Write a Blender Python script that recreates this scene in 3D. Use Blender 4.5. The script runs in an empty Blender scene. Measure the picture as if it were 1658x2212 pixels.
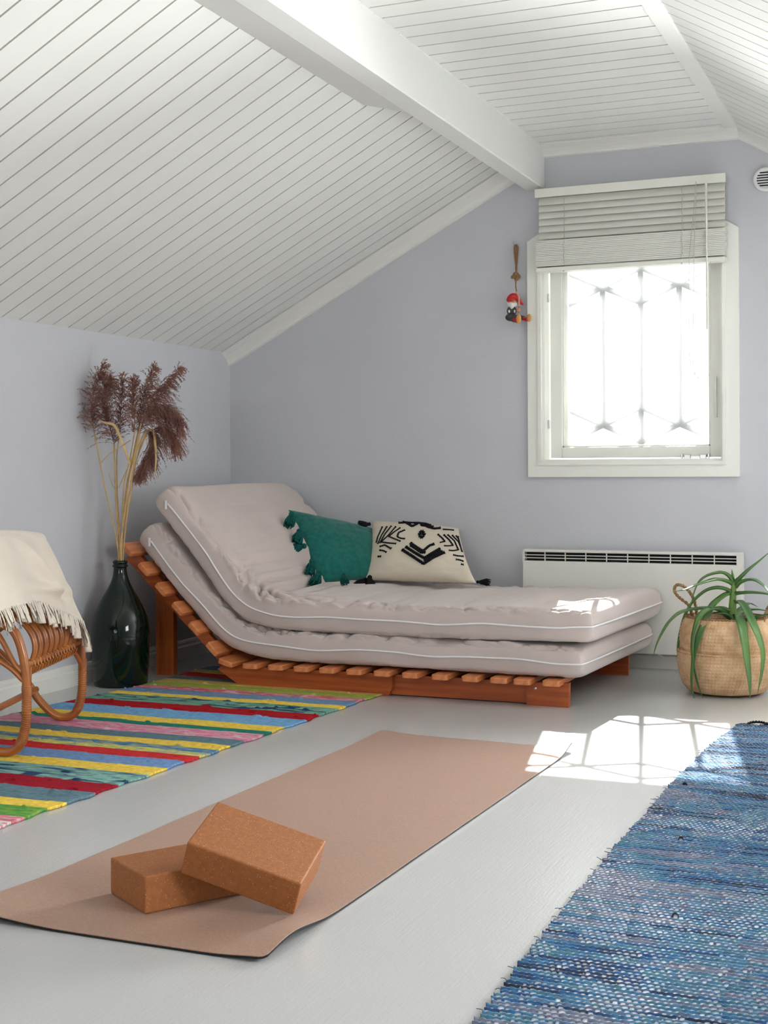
import bpy, bmesh, math, random
import numpy as np
from mathutils import Vector, Matrix, Euler, noise
random.seed(7)
SC = bpy.context.scene
COL = SC.collection

# ------------------------------------------------------------------ camera, world, lights, exposure
FPX, YAW, ROLL, CY = 2930.9, 0.39435, -0.00502, 1013.3
CAM = Vector((3.0112, -5.4212, 0.8))
FW = Vector((-math.sin(YAW), math.cos(YAW), 0))
R0 = Vector((math.cos(YAW), math.sin(YAW), 0)); U0 = Vector((0, 0, 1))
RT = R0*math.cos(ROLL) + U0*math.sin(ROLL)
UP = -R0*math.sin(ROLL) + U0*math.cos(ROLL)
cd = bpy.data.cameras.new('camera'); cam = bpy.data.objects.new('camera', cd); COL.objects.link(cam)
m = Matrix((RT, UP, -FW)).transposed().to_4x4(); m.translation = CAM
cam.matrix_world = m
cd.sensor_fit = 'HORIZONTAL'; cd.sensor_width = 36; cd.lens = 36*FPX/1658
cd.shift_y = -(1106-CY)/1658; cd.clip_start = 0.05
SC.camera = cam

w = bpy.data.worlds.new('world'); SC.world = w; w.use_nodes = True
bg = w.node_tree.nodes['Background']; bg.inputs[0].default_value = (0.97, 0.98, 1.0, 1); bg.inputs[1].default_value = 2.4

SUNV = Vector((0.207, -1, -0.785)).normalized()
ld = bpy.data.lights.new('sun', 'SUN'); ld.energy = 40; ld.angle = 0.0085; ld.color = (1, 0.97, 0.92)
so = bpy.data.objects.new('sun', ld); COL.objects.link(so)
so.rotation_euler = SUNV.to_track_quat('-Z', 'Y').to_euler(); so.location = (1.5, 4, 4)

def area(name, loc, direction, sx, sy, energy, color=(1, 1, 1), portal=False):
    l = bpy.data.lights.new(name, 'AREA'); l.shape = 'RECTANGLE'; l.size = sx; l.size_y = sy
    l.energy = energy; l.color = color
    o = bpy.data.objects.new(name, l); COL.objects.link(o); o.location = loc
    o.rotation_euler = Vector(direction).to_track_quat('-Z', 'Z').to_euler()
    if portal: l.cycles.is_portal = True
    return o
area('daylight_gable_window', (1.83, 0.30, 1.26), (0, -1, 0), 0.80, 0.95, 1, portal=True)
area('fill_light_gable', (3.07, 0.17, 0.97), (0, -1, 0), 0.66, 0.82, 200, (0.99, 0.985, 0.97))  # fill light at an added window, unseen to the right
area('fill_light_rear', (1.90, -7.16, 1.18), (0, 1, 0.05), 1.7, 1.35, 30, (0.99, 0.985, 0.97))  # weak fill through the added rear window behind the camera
area('fill_light_side', (3.86, -3.3, 1.0), (-1, 0, 0.0), 1.5, 0.8, 75, (0.99, 0.985, 0.97))  # side fill, set outside a made-up window in the knee wall
SC.view_settings.view_transform = 'Standard'; SC.view_settings.look = 'None'
SC.view_settings.exposure = 0.22; SC.view_settings.gamma = 1.0
SC.view_settings.use_curve_mapping = False

# ------------------------------------------------------------------ helpers
def W(x, y, Y):
    "a point seen at photo pixel x, y standing in the upright plane at depth Y"
    d = FW + RT*((x-829)/FPX) - UP*((y-CY)/FPX)
    t = (Y-CAM.y)/d.y
    return CAM + d*t

def tag(o, label=None, cat=None, group=None, kind=None):
    if label: o['label'] = label
    if cat: o['category'] = cat
    if group: o['group'] = group
    if kind: o['kind'] = kind
    return o

def empty(name, loc, label, cat, group=None):
    o = bpy.data.objects.new(name, None); COL.objects.link(o); o.location = loc
    o.empty_display_size = 0.05
    bpy.context.view_layer.update()
    return tag(o, label, cat, group)

class MB:
    def __init__(s): s.v = []; s.f = []; s.sm = []
    def add(s, vs, fs, smooth=False):
        n = len(s.v); s.v += [tuple(v) for v in vs]
        s.f += [tuple(i+n for i in f) for f in fs]; s.sm += [smooth]*len(fs); return s
    def box(s, lo, hi, bev=0.0, mat=None):
        "axis aligned box, optional chamfered edges, optional transform"
        lo = Vector(lo); hi = Vector(hi)
        if bev <= 0:
            vs = [Vector((x, y, z)) for x in (lo.x, hi.x) for y in (lo.y, hi.y) for z in (lo.z, hi.z)]
            fs = [(0,1,3,2),(4,6,7,5),(0,4,5,1),(2,3,7,6),(0,2,6,4),(1,5,7,3)]
        else:
            b = bmesh.new(); bmesh.ops.create_cube(b, size=1)
            c = (lo+hi)/2; d = hi-lo
            for v in b.verts: v.co = Vector((v.co.x*d.x, v.co.y*d.y, v.co.z*d.z)) + c
            bmesh.ops.bevel(b, geom=list(b.edges), offset=bev, segments=2, affect='EDGES', profile=0.6)
            b.verts.ensure_lookup_table(); b.verts.index_update()
            vs = [v.co.copy() for v in b.verts]; fs = [[v.index for v in f.verts] for f in b.faces]; b.free()
        if mat is not None: vs = [mat @ v for v in vs]
        return s.add(vs, fs)
    def tube(s, pts, r, seg=10, caps=True, flat=1.0):
        pts = [Vector(p) for p in pts]; n = len(pts)
        if not hasattr(r, '__len__'): r = [r]*n
        vs = []; nrm = None
        for i, p in enumerate(pts):
            t = (pts[min(i+1, n-1)] - pts[max(i-1, 0)])
            if t.length < 1e-9: t = Vector((0, 0, 1))
            t.normalize()
            if nrm is None:
                nrm = t.orthogonal().normalized()
            else:
                nrm = nrm - t*nrm.dot(t)
                nrm = nrm.normalized() if nrm.length > 1e-6 else t.orthogonal().normalized()
            b = t.cross(nrm)
            for k in range(seg):
                a = 2*math.pi*k/seg
                vs.append(p + (nrm*math.cos(a) + b*math.sin(a)*flat)*r[i])
        fs = [(i*seg+k, i*seg+(k+1) % seg, (i+1)*seg+(k+1) % seg, (i+1)*seg+k) for i in range(n-1) for k in range(seg)]
        s.add(vs, fs, True)
        if caps:
            s.add(vs[:seg], [tuple(range(seg))[::-1]]); s.add(vs[-seg:], [tuple(range(seg))])
        return s
    def lathe(s, prof, c=(0, 0, 0), seg=48, fn=None):
        c = Vector(c); vs = []
        for (r, z) in prof:
            for k in range(seg):
                a = 2*math.pi*k/seg; rr = r
                if fn: rr = r*fn(a, z)
                vs.append(c + Vector((rr*math.cos(a), rr*math.sin(a), z)))
        n = len(prof)
        fs = [(i*seg+k, i*seg+(k+1) % seg, (i+1)*seg+(k+1) % seg, (i+1)*seg+k) for i in range(n-1) for k in range(seg)]
        return s.add(vs, fs, True)
    def ball(s, c, r, sc=(1, 1, 1), seg=14, rings=9, mat=None):
        c = Vector(c); vs = []
        for i in range(rings+1):
            th = math.pi*i/rings
            for k in range(seg):
                a = 2*math.pi*k/seg
                p = Vector((math.sin(th)*math.cos(a)*sc[0], math.sin(th)*math.sin(a)*sc[1], math.cos(th)*sc[2]))*r
                if mat is not None: p = mat @ p
                vs.append(c+p)
        fs = [(i*seg+k, (i+1)*seg+k, (i+1)*seg+(k+1) % seg, i*seg+(k+1) % seg) for i in range(rings) for k in range(seg)]
        return s.add(vs, fs, True)
    def prism(s, poly, axis, a, b):
        "poly: 2D outline, extruded from a to b along axis x, y or z"
        def p3(p, q):
            return {'y': (p[0], q, p[1]), 'x': (q, p[0], p[1]), 'z': (p[0], p[1], q)}[axis]
        n = len(poly); vs = [p3(p, a) for p in poly] + [p3(p, b) for p in poly]
        fs = [tuple(range(n)), tuple(range(2*n-1, n-1, -1))] + [(i, i+n, (i+1) % n+n, (i+1) % n) for i in range(n)]
        return s.add(vs, fs)
    def grid(s, nu, nv, fn, wrapu=False):
        vs = [fn(i, j) for i in range(nu) for j in range(nv)]
        fs = [(i*nv+j, ((i+1) % nu)*nv+j, ((i+1) % nu)*nv+j+1, i*nv+j+1) for i in range(nu if wrapu else nu-1) for j in range(nv-1)]
        return s.add(vs, fs, True)
    def build(s, name, mat, parent=None, solid=0, sub=0, label=None):
        me = bpy.data.meshes.new(name); me.from_pydata(s.v, [], s.f)
        bm = bmesh.new(); bm.from_mesh(me); bmesh.ops.recalc_face_normals(bm, faces=bm.faces)
        if parent is not None:
            bm.transform(parent.matrix_world.inverted())
        bm.to_mesh(me); bm.free()
        me.polygons.foreach_set('use_smooth', s.sm); me.update()
        o = bpy.data.objects.new(name, me); COL.objects.link(o)
        if mat: me.materials.append(mat)
        if parent is not None: o.parent = parent
        if solid:
            md = o.modifiers.new('solid', 'SOLIDIFY'); md.thickness = solid; md.offset = 0
        if sub:
            md = o.modifiers.new('sub', 'SUBSURF'); md.levels = sub; md.render_levels = sub
        bpy.context.view_layer.update()
        if label: o['label'] = label
        return o

def catmull(pts, n=8):
    pts = [Vector(p) for p in pts]; out = []
    P = [pts[0]*2-pts[1]] + pts + [pts[-1]*2-pts[-2]]
    for i in range(1, len(P)-2):
        for k in range(n):
            t = k/n; a, b, c, d = P[i-1], P[i], P[i+1], P[i+2]
            out.append(0.5*((2*b)+(c-a)*t+(2*a-5*b+4*c-d)*t*t+(3*b-a-3*c+d)*t**3))
    out.append(pts[-1]); return out

def mk(name, color, rough=0.5, spec=0.5, metal=0, sheen=0, coat=0, trans=0, ior=1.45, noise_amt=0.0, noise_scale=8, bump=0.0, bump_scale=200, stretch=(1, 1, 1), color2=None, detail=4, subs=0):
    "principled material with optional noise colour variation between color and color2 and fine bump"
    mt = bpy.data.materials.new(name); mt.use_nodes = True; nt = mt.node_tree; N = nt.nodes; L = nt.links
    b = N['Principled BSDF']; b.inputs['Base Color'].default_value = (*color, 1)
    b.inputs['Roughness'].default_value = rough; b.inputs['Specular IOR Level'].default_value = spec
    b.inputs['Metallic'].default_value = metal; b.inputs['Sheen Weight'].default_value = sheen
    b.inputs['Coat Weight'].default_value = coat; b.inputs['Transmission Weight'].default_value = trans; b.inputs['IOR'].default_value = ior
    tc = N.new('ShaderNodeTexCoord'); mp = N.new('ShaderNodeMapping'); mp.inputs['Scale'].default_value = stretch
    L.new(tc.outputs['Object'], mp.inputs['Vector'])
    if color2 or noise_amt:
        ns = N.new('ShaderNodeTexNoise'); ns.inputs['Scale'].default_value = noise_scale; ns.inputs['Detail'].default_value = detail
        L.new(mp.outputs[0], ns.inputs['Vector'])
        mx = N.new('ShaderNodeMix'); mx.data_type = 'RGBA'
        rp = N.new('ShaderNodeMapRange'); rp.inputs[1].default_value = 0.35; rp.inputs[2].default_value = 0.65
        L.new(ns.outputs['Fac'], rp.inputs[0]); L.new(rp.outputs[0], mx.inputs[0])
        c2 = color2 or tuple(c*(1-noise_amt) for c in color)
        mx.inputs[6].default_value = (*color, 1); mx.inputs[7].default_value = (*c2, 1)
        L.new(mx.outputs[2], b.inputs['Base Color'])
    if bump:
        n2 = N.new('ShaderNodeTexNoise'); n2.inputs['Scale'].default_value = bump_scale; n2.inputs['Detail'].default_value = 3
        L.new(mp.outputs[0], n2.inputs['Vector'])
        bp = N.new('ShaderNodeBump'); bp.inputs['Strength'].default_value = 1; bp.inputs['Distance'].default_value = bump
        L.new(n2.outputs['Fac'], bp.inputs['Height']); L.new(bp.outputs[0], b.inputs['Normal'])
    return mt

def colattr_mat(name, rough=0.9, bump=0.0, bump_scale=400, sheen=0.0):
    mt = mk(name, (1, 1, 1), rough, 0.2, bump=bump, bump_scale=bump_scale, sheen=sheen)
    a = mt.node_tree.nodes.new('ShaderNodeVertexColor'); a.layer_name = 'dye'
    mt.node_tree.links.new(a.outputs[0], mt.node_tree.nodes['Principled BSDF'].inputs['Base Color'])
    return mt

def wood_mat(name, c1, c2, axis, rough=0.38):
    "stained pine with grain running along axis"
    st = {'x': (1.2, 22, 22), 'y': (22, 1.2, 22), 'z': (22, 22, 1.2)}[axis]
    mt = mk(name, c1, rough, 0.5, color2=c2, noise_scale=3.0, stretch=st, detail=6, bump=0.0006, bump_scale=6)
    return mt

M = {}
M['wall'] = mk('wall_paint', (0.598, 0.602, 0.642), 0.75, 0.25, noise_amt=0.03, noise_scale=2, bump=0.0006, bump_scale=90)
M['white'] = mk('white_paint', (0.83, 0.83, 0.80), 0.42, 0.4, noise_amt=0.02, noise_scale=5)
M['groove'] = mk('beige_groove', (0.70, 0.68, 0.63), 0.8, 0.2)  # greyish beige, darker than the board faces
M['beam'] = mk('beam_paint', (0.82, 0.82, 0.79), 0.40, 0.4)
M['trim'] = mk('trim_paint', (0.80, 0.79, 0.75), 0.4, 0.4)
M['frame'] = mk('window_paint', (0.84, 0.84, 0.78), 0.35, 0.5)
M['blind'] = mk('blind_lacquer', (0.84, 0.83, 0.75), 0.4, 0.4)
M['plastic'] = mk('warm_white_enamel', (0.72, 0.71, 0.66), 0.35, 0.5)
M['plasticw'] = mk('white_plastic', (0.84, 0.84, 0.84), 0.35, 0.5)
M['dark'] = mk('dark_gap', (0.02, 0.02, 0.022), 0.8, 0.2)
M['metal'] = mk('brushed_metal', (0.62, 0.62, 0.62), 0.3, metal=1)
M['woodx'] = wood_mat('stained_pine_x', (0.46, 0.105, 0.022), (0.30, 0.060, 0.014), 'x')
M['woody'] = wood_mat('stained_pine_y', (0.66, 0.24, 0.092), (0.52, 0.16, 0.052), 'y')
M['woodz'] = wood_mat('stained_pine_z', (0.44, 0.110, 0.024), (0.28, 0.060, 0.014), 'z')
M['linen'] = mk('mattress_cotton', (0.56, 0.475, 0.445), 0.85, 0.25, noise_amt=0.05, noise_scale=4, sheen=0.25, bump=0.0005, bump_scale=500)
M['piping'] = mk('piping_cord', (0.80, 0.79, 0.80), 0.6)
M['teal'] = mk('teal_wool', (0.008, 0.145, 0.118), 0.9, 0.2, color2=(0.006, 0.105, 0.090), noise_scale=60, sheen=0.3, bump=0.001, bump_scale=350)
M['tealy'] = mk('teal_yarn', (0.008, 0.115, 0.100), 0.9, 0.2, noise_amt=0.5, noise_scale=150, bump=0.003, bump_scale=160)
M['cream'] = mk('cream_cotton', (0.74, 0.66, 0.54), 0.9, 0.2, noise_amt=0.06, noise_scale=12, bump=0.0008, bump_scale=350)
M['black'] = mk('black_yarn', (0.012, 0.012, 0.016), 0.9, 0.2, bump=0.003, bump_scale=300)
M['wick'] = mk('rattan_cane', (0.48, 0.170, 0.034), 0.28, 0.6, color2=(0.33, 0.088, 0.016), noise_scale=9, coat=0.3)
M['throw'] = mk('cream_wool', (0.76, 0.68, 0.585), 0.95, 0.15, noise_amt=0.03, noise_scale=15, sheen=0.3, bump=0.001, bump_scale=300)
M['stem'] = mk('dry_reed', (0.60, 0.41, 0.19), 0.6, 0.3, color2=(0.46, 0.29, 0.12), noise_scale=25)
M['leafdry'] = mk('dry_leaf', (0.72, 0.53, 0.27), 0.6, 0.3, color2=(0.60, 0.40, 0.18), noise_scale=25)
M['plume'] = mk('reed_plume', (0.36, 0.185, 0.135), 0.9, 0.15, color2=(0.190, 0.078, 0.072), noise_scale=14)
M['aloe'] = mk('aloe_skin', (0.125, 0.255, 0.062), 0.33, 0.6, color2=(0.070, 0.165, 0.055), noise_scale=7)
M['aloestem'] = mk('aloe_stem', (0.22, 0.36, 0.08), 0.45, 0.4, color2=(0.12, 0.22, 0.06), noise_scale=20)
M['soil'] = mk('potting_soil', (0.03, 0.02, 0.015), 0.95, 0.1, bump=0.004, bump_scale=90)
M['rope'] = mk('braided_seagrass', (0.40, 0.235, 0.12), 0.85, 0.2, noise_amt=0.4, noise_scale=90)
M['jute'] = mk('jute_cord', (0.36, 0.215, 0.105), 0.95, 0.1, noise_amt=0.4, noise_scale=260, bump=0.002, bump_scale=500)
M['red'] = mk('red_paint', (0.52, 0.015, 0.02), 0.4)
M['skin'] = mk('painted_skin', (0.62, 0.30, 0.20), 0.5)
M['beard'] = mk('white_beard', (0.75, 0.73, 0.70), 0.8)
M['greycoat'] = mk('charcoal_paint', (0.06, 0.065, 0.065), 0.45)
M['boot'] = mk('ochre_paint', (0.68, 0.33, 0.10), 0.4)
M['rubber'] = mk('black_rubber', (0.012, 0.012, 0.014), 0.6, 0.3)
M['cord'] = mk('blind_cord', (0.55, 0.52, 0.46), 0.8)

# pale painted floor boards with a satin varnish and fine scratches
def floor_mat():
    mt = mk('painted_floor', (0.50, 0.50, 0.495), 0.19, 0.65, noise_amt=0.04, noise_scale=1.5)
    nt = mt.node_tree; N = nt.nodes; L = nt.links; b = N['Principled BSDF']
    tc = N.new('ShaderNodeTexCoord'); mp = N.new('ShaderNodeMapping'); mp.inputs['Scale'].default_value = (60, 3.0, 1)
    L.new(tc.outputs['Object'], mp.inputs[0])
    n1 = N.new('ShaderNodeTexNoise'); n1.inputs['Scale'].default_value = 3; n1.inputs['Detail'].default_value = 5
    L.new(mp.outputs[0], n1.inputs['Vector'])
    n2 = N.new('ShaderNodeTexNoise'); n2.inputs['Scale'].default_value = 180; n2.inputs['Detail'].default_value = 2
    L.new(tc.outputs['Object'], n2.inputs['Vector'])
    ad = N.new('ShaderNodeMath'); ad.operation = 'ADD'; L.new(n1.outputs['Fac'], ad.inputs[0]); L.new(n2.outputs['Fac'], ad.inputs[1])
    bp = N.new('ShaderNodeBump'); bp.inputs['Distance'].default_value = 0.00035; bp.inputs['Strength'].default_value = 1
    L.new(ad.outputs[0], bp.inputs['Height']); L.new(bp.outputs[0], b.inputs['Normal'])
    return mt
M['floor'] = floor_mat()

# speckled pressed cork
def cork_mat(name, base, alt, fleck, scale, thr):
    mt = mk(name, base, 0.55, 0.45, color2=alt, noise_scale=scale*0.35, bump=0.0012, bump_scale=scale*1.5)
    nt = mt.node_tree; N = nt.nodes; L = nt.links; b = N['Principled BSDF']
    src = b.inputs['Base Color'].links[0].from_socket
    tc = N.new('ShaderNodeTexCoord')
    vo = N.new('ShaderNodeTexVoronoi'); vo.inputs['Scale'].default_value = scale; L.new(tc.outputs['Object'], vo.inputs['Vector'])
    sep = N.new('ShaderNodeSeparateColor'); L.new(vo.outputs['Color'], sep.inputs[0])
    gt = N.new('ShaderNodeMath'); gt.operation = 'GREATER_THAN'; gt.inputs[1].default_value = thr; L.new(sep.outputs[0], gt.inputs[0])
    lt = N.new('ShaderNodeMath'); lt.operation = 'LESS_THAN'; lt.inputs[1].default_value = 0.42/scale*0.9*scale; L.new(vo.outputs['Distance'], lt.inputs[0])
    mu = N.new('ShaderNodeMath'); mu.operation = 'MULTIPLY'; L.new(gt.outputs[0], mu.inputs[0]); L.new(lt.outputs[0], mu.inputs[1])
    mx = N.new('ShaderNodeMix'); mx.data_type = 'RGBA'; L.new(mu.outputs[0], mx.inputs[0]); L.new(src, mx.inputs[6]); mx.inputs[7].default_value = (*fleck, 1)
    L.new(mx.outputs[2], b.inputs['Base Color'])
    return mt
M['cork'] = cork_mat('cork_block', (0.345, 0.122, 0.034), (0.29, 0.098, 0.027), (0.52, 0.29, 0.14), 400, 0.93)
M['corkmat'] = cork_mat('cork_mat', (0.355, 0.190, 0.115), (0.31, 0.160, 0.095), (0.48, 0.33, 0.24), 450, 0.90)
M['corkmat'].node_tree.nodes['Principled BSDF'].inputs['Sheen Weight'].default_value = 0.17
M['corkmat'].node_tree.nodes['Principled BSDF'].inputs['Sheen Roughness'].default_value = 0.45
M['corkmat'].node_tree.nodes['Principled BSDF'].inputs['Roughness'].default_value = 0.36
M['corkmat'].node_tree.nodes['Principled BSDF'].inputs['Specular IOR Level'].default_value = 0.9

# clear window glass: see-through with mirror reflections
def glass_mat():
    mt = bpy.data.materials.new('window_glass'); mt.use_nodes = True; nt = mt.node_tree; N = nt.nodes; L = nt.links
    N.remove(N['Principled BSDF']); out = N['Material Output']
    t = N.new('ShaderNodeBsdfTransparent'); t.inputs[0].default_value = (0.97, 0.98, 0.98, 1)
    g = N.new('ShaderNodeBsdfGlossy'); g.inputs['Roughness'].default_value = 0.02
    fr = N.new('ShaderNodeFresnel'); fr.inputs[0].default_value = 1.45
    mx = N.new('ShaderNodeMixShader'); L.new(fr.outputs[0], mx.inputs[0]); L.new(t.outputs[0], mx.inputs[1]); L.new(g.outputs[0], mx.inputs[2])
    L.new(mx.outputs[0], out.inputs[0]); return mt
M['glass'] = glass_mat()
def translucent_mat(name, col, tr, fac):
    mt = bpy.data.materials.new(name); mt.use_nodes = True; nt = mt.node_tree; N = nt.nodes; L = nt.links
    b = N['Principled BSDF']; b.inputs['Base Color'].default_value = (*col, 1); b.inputs['Roughness'].default_value = 0.5
    t = N.new('ShaderNodeBsdfTranslucent'); t.inputs[0].default_value = (*tr, 1)
    mx = N.new('ShaderNodeMixShader'); mx.inputs[0].default_value = fac
    L.new(b.outputs[0], mx.inputs[1]); L.new(t.outputs[0], mx.inputs[2]); L.new(mx.outputs[0], N['Material Output'].inputs[0])
    return mt
M['lattice'] = translucent_mat('frosted_lattice_strip', (0.8, 0.8, 0.8), (0.80, 0.80, 0.81), 0.075)
M['slat'] = translucent_mat('blind_slat', (0.84, 0.83, 0.76), (0.85, 0.83, 0.74), 0.12)
M['vase'] = mk('dark_green_glass', (0.002, 0.009, 0.006), 0.07, 0.45, coat=0.1)

# ------------------------------------------------------------------ room shell
def struct(name, mb, mat, **k):
    o = mb.build(name, mat, **k); o['kind'] = 'structure'; return o

XR, YR, ZF, KN, SL = 3.76, -7.05, 2.12, 1.33, 0.533   # right wall, rear wall, flat ceiling, knee wall, slope
XL1 = (ZF-KN)/SL                                        # slope meets flat ceiling
XR1 = 2.262
struct('floor', MB().box((-0.12, YR-0.1, -0.1), (XR+0.1, 0.14, 0)), M['floor'])
# back gable wall with window opening
wx0, wx1, wz0, wz1 = 1.465, 2.196, 0.826, 1.700
b = MB(); y0, y1 = 0.0, 0.13
vx0, vx1, vz0, vz1 = 2.74, 3.40, 0.55, 1.38          # second gable window, unseen, added for its light
b.box((-0.1, y0, 0), (wx0, y1, 2.4)); b.box((wx1, y0, 0), (vx0, y1, 2.4)); b.box((vx1, y0, 0), (XR+0.1, y1, 2.4))
b.box((vx0, y0, 0), (vx1, y1, vz0)); b.box((vx0, y0, vz1), (vx1, y1, 2.4))
b.box((wx0, y0, 0), (wx1, y1, wz0)); b.box((wx0, y0, wz1), (wx1, y1, 2.4))
struct('wall_back', b, M['wall'])
struct('wall_left', MB().box((-0.1, YR, 0), (0, 0, KN+0.02)), M['wall'])
# right knee wall with an opening for an added low window out of view
b = MB(); b.box((XR, YR, 0), (XR+0.08, -4.05, 1.5)); b.box((XR, -2.55, 0), (XR+0.08, 0, 1.5))
b.box((XR, -4.05, 0), (XR+0.08, -2.55, 0.6)); b.box((XR, -4.05, 1.4), (XR+0.08, -2.55, 1.5))
struct('wall_right', b, M['wall'])
b = MB(); b.box((-0.1, YR-0.1, 0), (1.05, YR, 2.4)); b.box((2.75, YR-0.1, 0), (XR+0.1, YR, 2.4))  # leaves an opening for the added rear window
b.box((1.05, YR-0.1, 0), (2.75, YR, 0.5)); b.box((1.05, YR-0.1, 1.86), (2.75, YR, 2.4))
struct('wall_rear', b, M['wall'])

def boards(name, p0, p1, up, start, pitch, ya, yb, gw=0.007, gd=0.010, th=0.03):
    "tongue and groove panelling: profile along Y, boards running from p0 to p1 (x, z); up = outward normal"
    prof = []                     # (y, depth)
    k = math.floor((ya-start)/pitch)
    prof.append((ya, 0)); y = start + (k+1)*pitch
    while y < yb-0.02:
        prof += [(y-gw/2, 0), (y-gw/2+0.0004, gd), (y+gw/2-0.0004, gd), (y+gw/2, 0)]; y += pitch
    prof.append((yb, 0))
    n = len(prof); v = []
    for (x, z) in (p0, p1):
        v += [(x+up[0]*d, y, z+up[1]*d) for (y, d) in prof]
    f = [(i, i+1, n+i+1, n+i) for i in range(n-1)]
    mb = MB().add(v, f)
    gi = [i for i in range(n-1) if prof[i][1] > 0 or prof[i+1][1] > 0]
    # solid backing
    q = [(p0[0]+up[0]*0.0105, p0[1]+up[1]*0.0105), (p1[0]+up[0]*0.0105, p1[1]+up[1]*0.0105),
         (p1[0]+up[0]*(0.01+th), p1[1]+up[1]*(0.01+th)), (p0[0]+up[0]*(0.01+th), p0[1]+up[1]*(0.01+th))]
    mb.prism(q, 'y', ya, yb)
    o = struct(name, mb, M['white']); o.data.materials.append(M['groove'])
    for i in gi: o.data.polygons[i].material_index = 1
    for p in list(o.data.polygons)[n-1:]: p.material_index = 1
    return o
nl = Vector((-SL, 1)).normalized()
boards('ceiling_left', (-0.02, KN-0.02*SL), (XL1+0.02, ZF+0.02*SL), (nl.x, nl.y), -0.842, 0.0958, YR, 0.0)
boards('ceiling', (XL1-0.02, ZF), (XR1, ZF), (0, 1), -0.587, 0.0972, YR, 0.0)
SR = 0.58; nr = Vector((SR, 1)).normalized()
boards('ceiling_right', (XR1, ZF), (XR+0.05, ZF-(XR+0.05-XR1)*SR), (nr.x, nr.y), -0.60, 0.0972, YR, 0.0)

# ridge strip, cornices, beam, baseboards
struct('trim_1', MB().prism([(2.213, ZF+0.004), (2.213, ZF-0.008), (2.262, ZF-0.008), (2.266, ZF+0.004)], 'y', YR, -0.03), M['trim'])
b = MB()
b.prism([(1.398, 1.955), (1.402, 1.951), (1.475, 1.951), (1.479, 1.955), (1.479, ZF+0.03), (1.398, ZF)], 'y', YR, -0.002)
b.prism([(1.246, 1.9935), (1.40, 1.953), (1.40, 2.07)], 'y', YR, -1.34)
o = struct('trim_2', b, M['beam'])
# cove cornice following the gable: flat, left slope and right slope
def cornice(name, pts, ins):
    "profile (distance below ceiling line, distance from wall) swept along pts (x,z) with down normals ins"
    pr = [(0, 0.075), (0.006, 0.075), (0.012, 0.066), (0.024, 0.046), (0.040, 0.028), (0.054, 0.017), (0.062, 0.016), (0.066, 0.010), (0.068, 0.0)]
    v = []; n = len(pr)
    for (x, z), (dx, dz) in zip(pts, ins):
        v += [(x+dx*a, -c, z+dz*a) for a, c in pr]
    f = [(i*n+j, i*n+j+1, (i+1)*n+j+1, (i+1)*n+j) for i in range(len(pts)-1) for j in range(n-1)]
    return struct(name, MB().add(v, f), M['trim'])
cornice('trim_3', [(0, KN), (1.40, KN+1.40*SL)], [(0, -0.92)]*2)
cornice('trim_4', [(1.479, ZF), (XR1, ZF)], [(0, -0.62), (-0.014, -0.62)])
cornice('trim_5', [(XR1, ZF), (XR, ZF-(XR-XR1)*SR)], [(-0.014, -0.62), (0, -0.9)])
def baseboard(name, axis, a, b_, pos, sgn):
    pr = [(0, 0), (0.016*sgn, 0), (0.016*sgn, 0.050), (0.011*sgn, 0.056), (0.011*sgn, 0.066), (0.006*sgn, 0.076), (0, 0.078)]
    pl = [(pos+p, z) for p, z in pr]
    return struct(name, MB().prism(pl, axis, a, b_), M['trim'])
baseboard('baseboard_left', 'y', YR, 0, 0, 1)
baseboard('baseboard_back', 'x', 0.016, XR, 0, -1)
baseboard('baseboard_right', 'y', YR, 0, XR, -1)

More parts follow.
